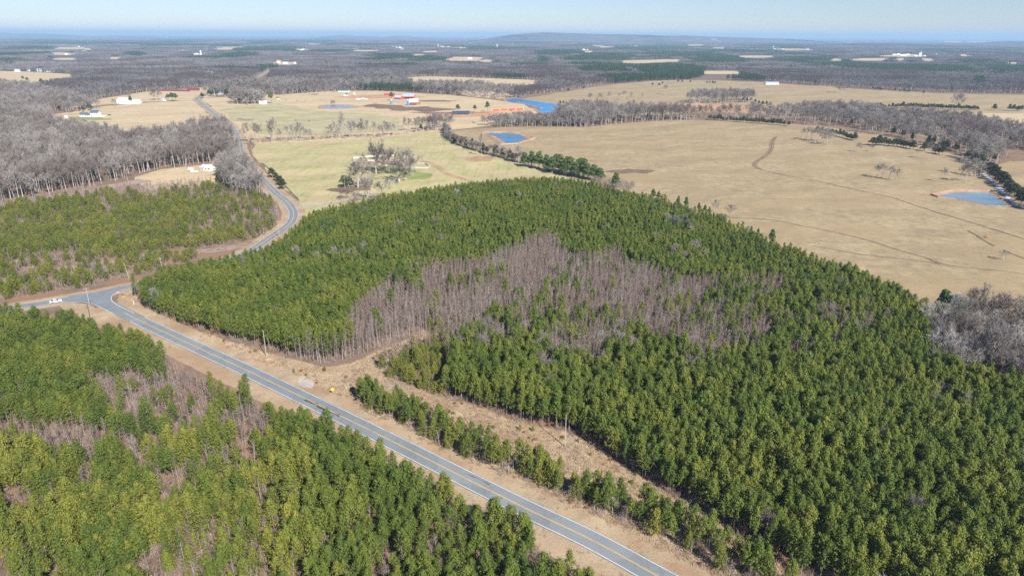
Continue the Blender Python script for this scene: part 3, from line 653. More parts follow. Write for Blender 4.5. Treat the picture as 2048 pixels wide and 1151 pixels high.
# ------------------------------------------------------------------ tree geometry (numpy)
def tris_at(cen, nrm, size, asp, r, along=None):
    """random slender triangles at cen facing nrm"""
    n = len(cen)
    nrm = nrm / (np.linalg.norm(nrm, axis=1)[:, None] + 1e-9)
    a = r.normal(size=(n, 3)) if along is None else along + r.normal(size=(n, 3)) * 0.5
    a = a - nrm * (a * nrm).sum(1)[:, None]; a /= np.linalg.norm(a, axis=1)[:, None] + 1e-9
    b = np.cross(nrm, a)
    size = np.broadcast_to(size, (n,))[:, None]
    V = np.stack([cen - a * size * 0.5 - b * size * asp * 0.5, cen - a * size * 0.5 + b * size * asp * 0.5, cen + a * size * 0.6], 1).reshape(-1, 3)
    return V, np.arange(3 * n).reshape(-1, 3)
def seg_tris(A, B, wd, r):
    """a thin triangle from A (width wd) to B"""
    n = len(A); d = B - A; s = np.cross(d, r.normal(size=(n, 3))); s /= np.linalg.norm(s, axis=1)[:, None] + 1e-9
    wd = np.broadcast_to(wd, (n,))[:, None]
    V = np.stack([A - s * wd / 2, A + s * wd / 2, B], 1).reshape(-1, 3)
    return V, np.arange(3 * n).reshape(-1, 3)
def tube_np(pts, rad, k=5):
    V = []; F = []
    for i, (p, q) in enumerate(zip(pts, rad)):
        for j in range(k): V.append((p[0] + q * cos(2 * pi * j / k), p[1] + q * sin(2 * pi * j / k), p[2]))
    for i in range(len(pts) - 1):
        for j in range(k):
            a = i * k + j; b = i * k + (j + 1) % k
            F.append((a, b, b + k)); F.append((a, b + k, a + k))
    return np.array(V), np.array(F)
def join(parts):
    V = []; F = []; k = 0
    for v, f in parts:
        V.append(v); F.append(f + k); k += len(v)
    return np.concatenate(V), np.concatenate(F)

def pine(seed, H=10.0, R=2.2, cb=0.3, nb=40, m=9, size=0.44, pw=2.0, wide=0.2, sig=0.27):
    r = np.random.default_rng(seed)
    n = 6; bend = r.normal(size=2) * 0.3
    zs = np.linspace(0, H * 0.97, n); pts = [(bend[0] * (z / H) ** 2, bend[1] * (z / H) ** 2, z - 0.2 * (i == 0)) for i, z in enumerate(zs)]
    trunk = [tube_np(pts, np.interp(zs, [0, H], [0.13, 0.02]) * (H / 10), 5)]
    C_, N_, A_ = [], [], []; BA, BB = [], []
    skew = r.uniform(0, 2 * pi); sk = r.uniform(0.05, 0.3)
    for i in range(nb):
        t = ((i + r.uniform(0, 1)) / nb) ** 0.9
        z = H * (cb + (0.97 - cb) * t)
        prof = (max(0, 1 - t ** pw)) ** 0.7 * (0.62 + 0.38 * min(1, t / wide)) + 0.05
        az = i * 2.399 + r.uniform(-0.5, 0.5)
        L = R * prof * r.uniform(0.62, 1.2) * (1 + sk * cos(az - skew))
        up = np.interp(t, [0, 0.5, 1], [0.0, 0.35, 1.1])
        d = np.array([cos(az), sin(az), up]); d /= np.linalg.norm(d)
        base = np.array([bend[0] * (z / H) ** 2, bend[1] * (z / H) ** 2, z])
        BA.append(base); BB.append(base + d * L)
        for q in ((1.0, 0.72, 0.45) if L > 0.9 else (0.9, 0.4)):
            p = base + d * L * q + r.normal(size=3) * 0.12 + np.array([0, 0, 0.12])
            mm = m if q > 0.6 else m // 2 + 1
            off = r.normal(size=(mm, 3)) * sig * np.array([1, 1, 1.15]); C_.append(p + off)
            N_.append(off / sig * 0.7 + np.array([cos(az) * 0.3, sin(az) * 0.3, 0.55]) + r.normal(size=(mm, 3)) * 0.35)
            A_.append(np.tile(d * 0.5 + np.array([0, 0, 0.9]), (mm, 1)))
    top = np.array([bend[0], bend[1], H * 0.985])
    off = r.normal(size=(16, 3)) * [0.28, 0.28, 0.3]; C_.append(top + off - [0, 0, 0.25]); N_.append(off * 2 + [0, 0, .4]); A_.append(np.tile([0, 0, 1.0], (16, 1)))
    C_, N_, A_ = map(np.concatenate, (C_, N_, A_))
    trunk.append(seg_tris(np.array(BA), np.array(BB), 0.07, r))
    return join(trunk), tris_at(C_, N_, size * r.uniform(0.7, 1.35, len(C_)), 0.7, r, A_)
def roundtree(seed, H, R, z0, n, size, lobes=9, asp=0.7):
    """broad evergreen: leaf triangles on several lobes"""
    r = np.random.default_rng(seed)
    trunk = tube_np([(0, 0, -0.2), (0, 0, H * 0.4), (0, 0, H * 0.8)], [0.03 * H, 0.02 * H, 0.008 * H])
    C_, N_ = [], []
    for l in range(lobes):
        az = l * 2.4; t = l / (lobes - 1); rr = R * (1 - 0.75 * t) * 0.55; q = np.array([cos(az) * rr, sin(az) * rr, z0 + (H - z0) * (0.25 + 0.6 * t)])
        lr = R * (0.62 - 0.28 * t)
        k = n // lobes
        d = r.normal(size=(k, 3)); d /= np.linalg.norm(d, axis=1)[:, None]
        d[:, 2] = np.abs(d[:, 2]) * 0.9 - 0.25
        p = q + d * lr * (r.uniform(0.5, 1.08, k) ** 0.5)[:, None] * np.array([1, 1, 0.9])
        C_.append(p); N_.append(d + r.normal(size=(k, 3)) * 0.45 + [0, 0, 0.2])
    C_ = np.concatenate(C_); N_ = np.concatenate(N_)
    return trunk, tris_at(C_, N_, size * r.uniform(0.7, 1.3, len(C_)), asp, r)
def bare(seed, H=15.0, R=4.5, fork=0.35, nl=9, tw=1300, wd=0.05, twl=1.3, lean=0.0, r0=0.2, spread=0.9):
    r = np.random.default_rng(seed)
    th = H * 0.72; n = 6; wob = r.normal(size=2) * 0.35 + np.array([lean, 0])
    zs = np.linspace(-0.2, th, n); pts = [(wob[0] * (max(z, 0) / H) ** 1.5 * 2, wob[1] * (max(z, 0) / H) ** 1.5 * 2, z) for z in zs]
    trunk = [tube_np(pts, np.interp(zs, [0, th], [r0, r0 * 0.35]), 5)]
    def tp(z): return np.array([wob[0] * (z / H) ** 1.5 * 2, wob[1] * (z / H) ** 1.5 * 2, z])
    limbs = []; ends = []; A = []; B = []; Wd = []
    for i in range(nl):
        t = i / (nl - 1); z = H * (fork + (0.72 - fork) * t); az = i * 2.4 + r.uniform(-0.5, 0.5)
        L = R * (1.05 - 0.45 * t) * r.uniform(0.8, 1.15) * 1.15
        up = np.interp(t, [0, 1], [0.55, 1.6]) / spread; d = np.array([cos(az), sin(az), up]); d /= np.linalg.norm(d)
        p0 = tp(z); p1 = p0 + d * L * 0.55; d2 = d + np.array([0, 0, 0.35]) + r.normal(size=3) * 0.15; d2 /= np.linalg.norm(d2); p2 = p1 + d2 * L * 0.6
        lr = r0 * 0.42 * (1 - 0.4 * t)
        for (a, b, wa) in ((p0, p1, lr * 2), (p1, p2, lr * 1.2)):
            A += [a, a]; B += [b, b]; Wd += [wa, wa]
        for q in range(9):
            s = r.uniform(0.25, 1); bp = p0 + (p1 - p0) * s / 0.55 if s < 0.55 else p1 + (p2 - p1) * (s - 0.55) / 0.45
            dd = d * 0.6 + r.normal(size=3) * 0.6 + np.array([0, 0, 0.35]); dd /= np.linalg.norm(dd); e = bp + dd * L * 0.42 * r.uniform(0.6, 1.2)
            A.append(bp); B.append(e); Wd.append(lr * 0.55); ends.append((bp, e))
        ends.append((p1, p2))
    topz = tp(th); ends.append((topz, topz + np.array([0, 0, H - th])))
    A.append(topz); B.append(topz + np.array([0, 0, H - th])); Wd.append(r0 * 0.5)
    A += [x[0] for x in ends]; 
    A = A[:len(B)]
    trunk_all = trunk + []
    crown = [seg_tris(np.array(A), np.array(B), np.array(Wd), r)]
    e0 = np.array([x[0] for x in ends]); e1 = np.array([x[1] for x in ends])
    k = r.integers(0, len(ends), tw); s = r.uniform(0.2, 1.0, tw)[:, None]
    st = e0[k] * (1 - s) + e1[k] * s
    dirn = (e1[k] - e0[k]); dirn /= np.linalg.norm(dirn, axis=1)[:, None] + 1e-9
    dd = dirn * 0.6 + r.normal(size=(tw, 3)) * 0.55 + np.array([0, 0, 0.4]); dd /= np.linalg.norm(dd, axis=1)[:, None]
    crown.append(seg_tris(st, st + dd * (twl * r.uniform(0.5, 1.3, tw))[:, None], wd, r))
    return join(trunk_all), join(crown)
def sapling(seed, H=9.0, R=1.0, nb=34, tw=300, wd=0.035, r0=0.075, cb=0.3):
    r = np.random.default_rng(seed)
    l = r.normal(size=2) * 0.3; zs = np.linspace(-0.1, H, 5); pts = [(l[0] * max(z, 0) / H, l[1] * max(z, 0) / H, z) for z in zs]
    trunk = tube_np(pts, np.interp(zs, [0, H], [r0, 0.012]), 4)
    A, B = [], []
    for i in range(nb):
        t = i / nb; z = H * (cb + (0.97 - cb) * t); az = r.uniform(0, 2 * pi); L = R * (1.0 - 0.6 * t) * r.uniform(0.6, 1.3) * 1.3
        d = np.array([cos(az), sin(az), r.uniform(0.9, 1.8)]); d /= np.linalg.norm(d); p = np.array([l[0] * z / H, l[1] * z / H, z])
        A.append(p); B.append(p + d * L)
    A = np.array(A); B = np.array(B)
    k = r.integers(0, nb, tw); s = r.uniform(0.1, 1, tw)[:, None]; st = A[k] * (1 - s) + B[k] * s
    dd = (B[k] - A[k]); dd /= np.linalg.norm(dd, axis=1)[:, None]; dd = dd + r.normal(size=(tw, 3)) * 0.4; dd /= np.linalg.norm(dd, axis=1)[:, None]
    return trunk, join([seg_tris(A, B, 0.045, r), seg_tris(st, st + dd * r.uniform(0.3, 0.8, tw)[:, None], wd, r)])
def brush(seed, H=2.0, R=1.3, n=26, tw=160, wd=0.035):
    r = np.random.default_rng(seed)
    a = r.uniform(0, 2 * pi, n); b = np.stack([cos1(a), sin1(a), np.zeros(n)], 1) * r.uniform(0, R * 0.7, n)[:, None]
    d = np.stack([cos1(a) * r.uniform(0.05, 0.5, n), sin1(a) * r.uniform(0.05, 0.5, n), np.ones(n)], 1); L = H * r.uniform(0.5, 1.1, n)
    e = b + d * L[:, None]
    k = r.integers(0, n, tw); s = r.uniform(0.25, 1, tw)[:, None]; st = b[k] * (1 - s) + e[k] * s
    dd = r.normal(size=(tw, 3)) * 0.6 + [0, 0, 0.6]; dd /= np.linalg.norm(dd, axis=1)[:, None]
    return join([seg_tris(b, e, 0.05, r), seg_tris(st, st + dd * r.uniform(0.25, 0.6, tw)[:, None], wd, r)])
cos1 = np.cos; sin1 = np.sin
def tuft(seed, n=70, R=1.1, H=0.7):
    r = np.random.default_rng(seed); b = np.concatenate([r.normal(size=(n, 2)) * R * 0.5, np.zeros((n, 1))], 1)
    return seg_tris(b, b + np.concatenate([r.normal(size=(n, 2)) * 0.22, r.uniform(0.3, 1, (n, 1)) * H], 1), 0.10, r)

class Kind: pass
KINDS = {}
def make_kind(key, gens, mt_trunk, mt_crown, single=False):
    k = Kind(); k.trunk, k.crown, k.n = [], [], len(gens)
    k.coll = bpy.data.collections.new('proto_' + key)
    for i, g in enumerate(gens):
        if single:
            V, F = g; me = mesh_from(key, V, F, [mt_crown])
        else:
            (tv, tf), (cv, cf) = g
            k.trunk.append(mesh_from(key + '_trunk', tv, tf, [mt_trunk])); k.crown.append(mesh_from(key + '_crown', cv, cf, [mt_crown]))
            V, F = join([(tv, tf), (cv, cf)])
            me = mesh_from(key, V, F, [mt_trunk, mt_crown], [0] * len(tf) + [1] * len(cf))
        k.coll.objects.link(bpy.data.objects.new('%s_%02d' % (key, i), me))
    KINDS[key] = k
make_kind('pine', [pine(10 + i, 10.5, 1.75 + 0.2 * (i % 4), 0.30 + 0.05 * (i % 3), 40 + 4 * (i % 3), 14, 0.31, 1.3 + 0.25 * (i % 3), 0.2, 0.24) for i in range(10)], M['pinebark'], M['needles'])
make_kind('bushpine', [pine(30 + i, 8, 2.5 + 0.25 * (i % 3), 0.10, 54, 14, 0.34, 1.15 + 0.15 * (i % 3), 0.15, 0.26) for i in range(6)], M['pinebark'], M['young'])
make_kind('farpine', [pine(50 + i, 10.5, 1.8, 0.30, 30, 9, 0.46, 1.2 + 0.2 * (i % 3), 0.2, 0.27) for i in range(6)], M['pinebark'], M['needles'])
make_kind('oldpine', [roundtree(60 + i, 12, 4.0, 4.0, 1500, 0.75, 9) for i in range(3)], M['pinebark'], M['oldpine'])
make_kind('distpine', [pine(55 + i, 10.5, 1.8, 0.30, 26, 6, 0.60, 1.2 + 0.2 * (i % 3), 0.2, 0.28) for i in range(3)], M['pinebark'], M['farpine'])
make_kind('hedgepine', [roundtree(65 + i, 12, 4.2, 0.8, 2000, 0.75, 11) for i in range(3)], M['pinebark'], M['oldpine'])
make_kind('cedar', [roundtree(70 + i, 7.5, 2.7, 0.9, 1000, 0.6, 8) for i in range(3)], M['pinebark'], M['cedar'])
make_kind('bare', [bare(80 + i, 15, 3.8 + 0.5 * (i % 3), 0.3 + 0.04 * i, 9, 1500, 0.075, 1.4, r0=0.24) for i in range(6)], M['bark'], M['twig'])
make_kind('palebare', [bare(85 + i, 15, 4.4, 0.22, 10, 1300, 0.08, 1.5, lean=0.9, r0=0.24) for i in range(4)], M['bark'], M['paletwig'])
make_kind('bigbare', [bare(90 + i, 17, 7.5, 0.2, 13, 3600, 0.11, 1.8, r0=0.5, spread=1.25) for i in range(3)], M['bark'], M['twig'])
make_kind('midbare', [bare(100 + i, 16, 4.2, 0.3, 7, 420, 0.20, 2.0, r0=0.26) for i in range(4)], M['bark'], M['fartwig'])
make_kind('sap', [sapling(110 + i, 10.5, 0.9, 36, 280, 0.045, 0.075) for i in range(6)], M['palebark'], M['saptwig'])
make_kind('brush', [brush(120 + i) for i in range(4)], None, M['brush'], True)
make_kind('tuft', [tuft(130 + i) for i in range(3)], None, M['drygrass'], True)
make_kind('leafbush', [(lambda g: g[1])(roundtree(140 + i, 2.2, 1.3, 0.2, 260, 0.28, 5)) for i in range(2)], None, M['dryleaf'], True)
make_kind('darkbush', [(lambda g: g[1])(roundtree(145 + i, 2.4, 1.5, 0.2, 380, 0.34, 5)) for i in range(2)], None, M['cedar'], True)
def tile(seed, size, n, h, R, k, pine_=False, w=0.35):
    r = np.random.default_rng(seed); parts = []
    for i in range(n):
        x, y = r.uniform(-size / 2, size / 2, 2) * 1.05; hh = h * r.uniform(0.7, 1.15); rr = R * r.uniform(0.7, 1.2)
        if pine_:
            d = r.normal(size=(k, 3)); d /= np.linalg.norm(d, axis=1)[:, None]; d[:, 2] = np.abs(d[:, 2])
            c = np.array([x, y, hh * 0.45]) + d * [rr, rr, hh * 0.5]
            parts.append(tris_at(c, d + r.normal(size=(k, 3)) * 0.3, rr * 0.9, 0.8, r))
        else:
            d = r.normal(size=(k, 3)); d /= np.linalg.norm(d, axis=1)[:, None]; d[:, 2] = np.abs(d[:, 2])
            st = np.array([x, y, hh * 0.4]) + d * [rr * .35, rr * .35, 0] ; en = np.array([x, y, hh * 0.45]) + d * [rr, rr, hh * 0.55]
            parts.append(seg_tris(st, en, w * rr / 3, r))
            parts.append(seg_tris(np.array([[x, y, 0.]]), np.array([[x, y, hh * 0.7]]), w * 1.2, r))
    return join(parts)
make_kind('tileb', [tile(150 + i, 40, 20, 16, 3.6, 26, False, 0.75) for i in range(4)], None, M['fartwig'], True)
make_kind('tilep', [tile(160 + i, 40, 30, 15, 3.0, 14, True) for i in range(3)], None, M['farpine'], True)
make_kind('bigb', [tile(170 + i, 170, 150, 16, 8.0, 14, False, 1.5) for i in range(3)], None, M['fartwig'], True)
make_kind('bigp', [tile(180 + i, 170, 130, 15, 8.0, 9, True) for i in range(2)], None, M['farpine'], True)

# geometry nodes scatter (stuff only)
def scatter_group(coll):
    g = bpy.data.node_groups.new('scatter_' + coll.name, 'GeometryNodeTree')
    g.interface.new_socket('Geometry', in_out='INPUT', socket_type='NodeSocketGeometry')
    g.interface.new_socket('Geometry', in_out='OUTPUT', socket_type='NodeSocketGeometry')
    i = g.nodes.new('NodeGroupInput'); o = g.nodes.new('NodeGroupOutput'); ip = g.nodes.new('GeometryNodeInstanceOnPoints')
    ci = g.nodes.new('GeometryNodeCollectionInfo'); ci.inputs[0].default_value = coll
    ci.inputs['Separate Children'].default_value = True; ci.inputs['Reset Children'].default_value = True
    def na(nm, dt):
        n = g.nodes.new('GeometryNodeInputNamedAttribute'); n.data_type = dt; n.inputs['Name'].default_value = nm; return n.outputs['Attribute']
    g.links.new(i.outputs[0], ip.inputs['Points']); g.links.new(ci.outputs[0], ip.inputs['Instance'])
    ip.inputs['Pick Instance'].default_value = True
    g.links.new(na('idx', 'INT'), ip.inputs['Instance Index']); g.links.new(na('rot', 'FLOAT_VECTOR'), ip.inputs['Rotation']); g.links.new(na('scl', 'FLOAT_VECTOR'), ip.inputs['Scale'])
    g.links.new(ip.outputs[0], o.inputs[0])
    return g
def scatter(name, label, kind, XY, sc, sxy=None, lean=0.05):
    n = len(XY)
    if not n: return
    k = KINDS[kind]
    me = bpy.data.meshes.new(name); me.vertices.add(n)
    co = np.zeros((n, 3), np.float32); co[:, :2] = XY; me.vertices.foreach_set('co', co.ravel())
    a = me.attributes.new('idx', 'INT', 'POINT'); a.data.foreach_set('value', rng.integers(0, k.n, n).astype(np.int32))
    rot = np.stack([rng.normal(size=n) * lean, rng.normal(size=n) * lean, rng.uniform(0, 2 * pi, n)], 1).astype(np.float32)
    a = me.attributes.new('rot', 'FLOAT_VECTOR', 'POINT'); a.data.foreach_set('vector', rot.ravel())
    sx = sc if sxy is None else sxy
    a = me.attributes.new('scl', 'FLOAT_VECTOR', 'POINT'); a.data.foreach_set('vector', np.stack([sx, sx, sc], 1).astype(np.float32).ravel())
    o = link(name, me); md = o.modifiers.new('scatter', 'NODES'); md.node_group = scatter_group(k.coll)
    tag(o, label, kind='stuff'); return o

# ------------------------------------------------------------------ where the near trees stand
def grid(bb, sp, jitter=0.45, seed=0):
    r = np.random.default_rng(seed)
    xs = np.arange(bb[0], bb[1], sp); ys = np.arange(bb[2], bb[3], sp)
    X, Y = np.meshgrid(xs, ys); X = X.ravel(); Y = Y.ravel()
    return X + r.uniform(-jitter, jitter, X.shape) * sp, Y + r.uniform(-jitter, jitter, X.shape) * sp
def wedge(X, Y, m=40):
    return (np.abs(X) < 0.80 * Y + m) & (Y > 60)
def pxin(px, py, pts): return inside(px, py, np.array(pts, float))
def ell(px, py, cx, cyy, rx, ry, ang=0):
    a = radians(ang); dx = px - cx; dy = py - cyy
    u = dx * cos(a) + dy * sin(a); v = -dx * sin(a) + dy * cos(a)
    return (u / rx) ** 2 + (v / ry) ** 2

TREES = []   # (kind, X, Y, scale_z, scale_xy, stand)
def put(kind, X, Y, sz, sxy, stand):
    X = np.asarray(X); 
    if len(X): TREES.append((kind, X, np.asarray(Y), np.broadcast_to(sz, X.shape).copy(), np.broadcast_to(sxy, X.shape).copy(), stand))

# forest block A/B (plantation + right stand)
blockAB = poly(FOREST_EDGE_W) 
block = np.concatenate([blockAB, poly(CLEAR_UP[1:]), poly(CORR_R[1:]), np.array([[160, 60], [420, 100], [420, 300]]), poly([(2300, 700), (2060, 665, 0), (1940, 632), (1885, 622, 6)]), poly(EDGE2[::-1][:]), poly(FAR_EDGE[::-1][1:]), poly([(592, 452, 9), (570, 472, 9), (545, 486, 9), (505, 497, 9), (440, 512, 9), (380, 528, 9), (325, 546, 9), (288, 562, 9), (268, 577, 7)])])
THICK = [(690, 640), (715, 610), (745, 588), (785, 555), (840, 535), (905, 530), (960, 525), (1005, 508), (1040, 492), (1065, 478), (1095, 476), (1115, 490), (1130, 505), (1180, 520), (1220, 505), (1240, 505), (1250, 530), (1290, 540), (1330, 548), (1370, 560), (1420, 562), (1480, 560), (1540, 558), (1570, 565), (1590, 580), (1560, 592), (1500, 598), (1530, 630), (1555, 655), (1500, 680), (1440, 700), (1400, 690), (1350, 670), (1310, 665), (1270, 640), (1230, 670), (1180, 690), (1130, 690), (1060, 665), (1000, 655), (960, 650), (900, 655), (850, 662), (800, 680), (750, 700), (700, 718), (640, 722), (590, 715), (590, 690), (640, 690), (670, 690), (690, 670)]
X, Y = grid((-260, 430, 60, 700), 2.5, 0.48, 1)
k = inside(X, Y, block) & wedge(X, Y)
X, Y = X[k], Y[k]
px, py = proj(X, Y, np.full(X.shape, 6.0))
gx, gy = proj(X, Y, np.zeros(X.shape))
thick = pxin(px, py, THICK)
tpx, tpy = proj(X, Y, np.full(X.shape, 9.5)); tfront = pxin(tpx, tpy, THICK) & ~thick
nz = vnoise(X, Y, 14, 1) * 0.6 + vnoise(X, Y, 6, 2) * 0.4
u = rng.uniform(size=X.shape)
# probability that a spot in the thicket still carries a pine; and that the stand has a gap
rightish = np.clip((px - 1050) / 500, 0, 1) * 0.07 + np.clip((py - 600) / 100, 0, 1) * 0.06
pin = np.where(thick, np.where(vnoise(X, Y, 20, 4) > 0.64, 0.26, 0.025) + rightish, 0.98)
gapn = vnoise(X, Y, 18, 8) * 0.6 + vnoise(X, Y, 7, 9) * 0.4
mixed = pxin(px, py, [(1060, 640), (1600, 560), (1750, 640), (1700, 720), (1500, 760), (1200, 730), (1000, 700), (900, 740), (780, 720)])
pin = np.where(~thick & mixed & (gapn > 0.56), 0.35, pin)
pin = np.where(tfront, 0.12, pin)
pin = np.where(~thick & ~mixed & (gapn > 0.70), 0.5, pin)
# bare woodland corner at right
rightbare = pxin(px, py, [(1900, 600), (2300, 640), (2400, 800), (2100, 775), (2048, 755), (1960, 745), (1890, 725), (1850, 690), (1870, 640)])
openings = (ell(px, py, 740, 660, 60, 14, -20) < 1) | (ell(px, py, 935, 655, 60, 12, 0) < 1) & (u < 0.7)
bushy = pxin(gx, gy, [(740, 745), (775, 690), (860, 660), (960, 640), (990, 660), (930, 700), (900, 740), (890, 795)])
edgy = dist_to(np.concatenate([poly(CLEAR_UP), poly(CORR_R)]), X, Y) < 4
isp = (u < pin) & ~rightbare & ~bushy
hgt = 0.92 + 0.22 * vnoise(X, Y, 30, 5) + rng.normal(size=X.shape) * 0.11
backl = Y > 330
put('pine', X[isp & ~backl], Y[isp & ~backl], (hgt * 1.04)[isp & ~backl], (hgt * rng.uniform(0.86, 1.12, X.shape))[isp & ~backl], 'AB')
put('farpine', X[isp & backl], Y[isp & backl], hgt[isp & backl] * 0.9, hgt[isp & backl] * rng.uniform(0.75, 0.95, (isp & backl).sum()), 'A')
em = ~thick & ~isp & ~rightbare & ~bushy & (rng.uniform(size=X.shape) < 0.22); put('bare', X[em], Y[em], rng.uniform(.55, .8, em.sum()), rng.uniform(.5, .8, em.sum()), 'AB')
# bushier open pines near the clearing
q = bushy & (u < 0.5); put('bushpine', X[q], Y[q], rng.uniform(0.45, 0.95, q.sum()), rng.uniform(0.5, 0.85, q.sum()), 'clearing edge')
# saplings
X2, Y2 = grid((-200, 330, 130, 560), 1.55, 0.5, 2)
k = inside(X2, Y2, block); X2, Y2 = X2[k], Y2[k]
p2, q2 = proj(X2, Y2, np.full(X2.shape, 5.0)); th2 = pxin(p2, q2, THICK) | pxin(*proj(X2, Y2, np.full(X2.shape, 9.5)), THICK); mx2 = pxin(p2, q2, [(1060, 640), (1600, 560), (1750, 640), (1700, 720), (1500, 760), (1200, 730), (1000, 700), (900, 740), (780, 720)])
gp2 = vnoise(X2, Y2, 18, 8) * 0.6 + vnoise(X2, Y2, 7, 9) * 0.4
k = (th2 & (rng.uniform(size=X2.shape) < 0.80)) | (mx2 & (gp2 > 0.56) & (rng.uniform(size=X2.shape) < 0.45))
put('sap', X2[k], Y2[k], rng.uniform(0.75, 1.12, k.sum()), rng.uniform(0.8, 1.3, k.sum()), 'thicket')
# bare trees inside right corner
X3, Y3 = grid((150, 430, 120, 420), 4.6, 0.45, 3); k = inside(X3, Y3, block); X3, Y3 = X3[k], Y3[k]
p3, q3 = proj(X3, Y3, np.full(X3.shape, 6.0)); k = pxin(p3, q3, [(1870, 590), (2300, 640), (2400, 800), (2100, 775), (2048, 755), (1960, 745), (1890, 725), (1850, 690), (1850, 640)])
X3, Y3 = X3[k], Y3[k]; r3 = rng.uniform(size=X3.shape)
k3 = r3 < .34; put('palebare', X3[k3], Y3[k3], rng.uniform(.75, 1.2, k3.sum()), rng.uniform(.9, 1.2, k3.sum()), 'right corner')
put('bare', X3[(r3 > .34) & (r3 < 0.60)], Y3[(r3 > .34) & (r3 < 0.60)], rng.uniform(0.6, 1.0, ((r3 > .34) & (r3 < .60)).sum()), rng.uniform(0.8, 1.1, ((r3 > .34) & (r3 < .60)).sum()), 'right corner')
put('bigbare', X3[(r3 > .60) & (r3 < .67)], Y3[(r3 > .60) & (r3 < .67)], rng.uniform(0.85, 1.1, ((r3 > .60) & (r3 < .67)).sum()), 0.7, 'right corner')
put('cedar', X3[r3 > 0.9], Y3[r3 > 0.9], rng.uniform(0.6, 1.1, (r3 > .9).sum()), rng.uniform(0.6, 0.9, (r3 > .9).sum()), 'right corner')

# roadside row between road and corridor
lo = catmull(poly(ROW_LO), 2.0)
d = np.gradient(lo, axis=0); d /= np.linalg.norm(d, axis=1)[:, None]; nr = np.stack([-d[:, 1], d[:, 0]], 1)
if nr[0] @ (np.array(P(900, 800)) - lo[0]) < 0: nr = -nr
RX, RY = [], []
for i, (p, n_) in enumerate(zip(lo, nr)):
    for o_ in (1.0, 3.2, 5.4):
        if rng.uniform() < 0.92: RX.append(p[0] + n_[0] * (o_ + rng.uniform(-.8, .8)) + rng.uniform(-.8, .8)); RY.append(p[1] + n_[1] * (o_ + rng.uniform(-.8, .8)) + rng.uniform(-.8, .8))
RX, RY = np.array(RX), np.array(RY); sel = rng.uniform(size=RX.shape)
sz = np.interp(RY, [120, 250], [0.95, 0.78]) * rng.uniform(0.75, 1.15, RX.shape)
q = sel < 0.45; put('pine', RX[q], RY[q], sz[q], sz[q] * rng.uniform(0.9, 1.15, q.sum()), 'row')
q = (sel > 0.45) & (sel < 0.66); put('bushpine', RX[q], RY[q], sz[q] * 1.1, sz[q] * rng.uniform(0.75, .95, q.sum()), 'row')
q = sel > 0.50; put('sap', RX[q] + 0.7, RY[q] - 0.9, sz[q] * 0.55, np.ones(q.sum()) * 1.1, 'row')
put('brush', RX + rng.uniform(-1.5, 1.5, RX.shape), RY - 1.2 + rng.uniform(-1.5, 1, RX.shape), rng.uniform(.5, 1.1, RX.shape), rng.uniform(.7, 1.2, RX.shape), 'row')

# lower-left stand C
C_TOP = [(-250, 640), (-60, 622), (0, 616), (60, 620), (90, 624), (130, 622), (155, 622), (172, 636), (200, 646), (235, 652), (272, 658), (300, 668), (330, 690), (355, 712), (410, 735), (440, 752), (500, 765), (527, 790), (560, 812), (610, 818), (650, 828), (720, 868), (760, 885), (830, 925), (870, 948), (920, 966), (960, 985), (1024, 1012), (1060, 1036), (1100, 1072), (1150, 1105), (1190, 1130), (1240, 1160), (1330, 1230)]
ctop = np.array([P(x, y, 8.5) for x, y in C_TOP])
cblock = np.concatenate([ctop, np.array([[40, 30], [-300, 30], [-500, 200]])])
X, Y = grid((-520, 60, 55, 330), 2.75, 0.48, 4)
k = inside(X, Y, cblock) & wedge(X, Y) & (dist_to(ROADC, X, Y) > 7.2) & (dist_to(THRU, X, Y) > 8); X, Y = X[k], Y[k]
px, py = proj(X, Y, np.full(X.shape, 5.0)); u = rng.uniform(size=X.shape)
cth = (ell(px, py, 310, 800, 140, 55, 15) < 1) | (ell(px, py, 90, 868, 190, 34, 4) < 1) | (ell(px, py, 480, 825, 70, 40, 30) < 1) | (ell(px, py, 340, 725, 45, 40, 20) < 1) | (ell(px, py, 420, 775, 80, 34, 30) < 1)
gapn = vnoise(X, Y, 13, 18) * 0.6 + vnoise(X, Y, 6, 19) * 0.4
lowl = (py > 870) & (px < 620)
pin = np.where(cth, 0.10, np.where(lowl, np.where(gapn > 0.57, 0.22, 0.94), np.where(gapn > 0.66, 0.4, 0.97)))
isp = u < pin
hgt = (0.86 + 0.24 * vnoise(X, Y, 28, 25) + rng.normal(size=X.shape) * 0.13) * 0.90
big = lowl & isp & (rng.uniform(size=X.shape) < 0.55)
put('bushpine', X[big], Y[big], hgt[big] * 1.18, hgt[big] * rng.uniform(0.85, 1.1, big.sum()), 'C')
q = isp & ~big; put('pine', X[q], Y[q], hgt[q], hgt[q] * rng.uniform(0.9, 1.15, q.sum()), 'C')
X2, Y2 = grid((-520, 60, 55, 330), 2.0, 0.5, 5); k = inside(X2, Y2, cblock) & wedge(X2, Y2) & (dist_to(ROADC, X2, Y2) > 8) & (dist_to(THRU, X2, Y2) > 8); X2, Y2 = X2[k], Y2[k]
p2, q2 = proj(X2, Y2, np.full(X2.shape, 4.0))
cth = (ell(p2, q2, 310, 800, 140, 55, 15) < 1) | (ell(p2, q2, 90, 868, 190, 34, 4) < 1) | (ell(p2, q2, 480, 825, 70, 40, 30) < 1) | (ell(p2, q2, 340, 725, 45, 40, 20) < 1) | (ell(p2, q2, 420, 775, 80, 34, 30) < 1)
gp = vnoise(X2, Y2, 13, 18) * 0.6 + vnoise(X2, Y2, 6, 19) * 0.4; lw = (q2 > 870) & (p2 < 620); uu = rng.uniform(size=X2.shape)
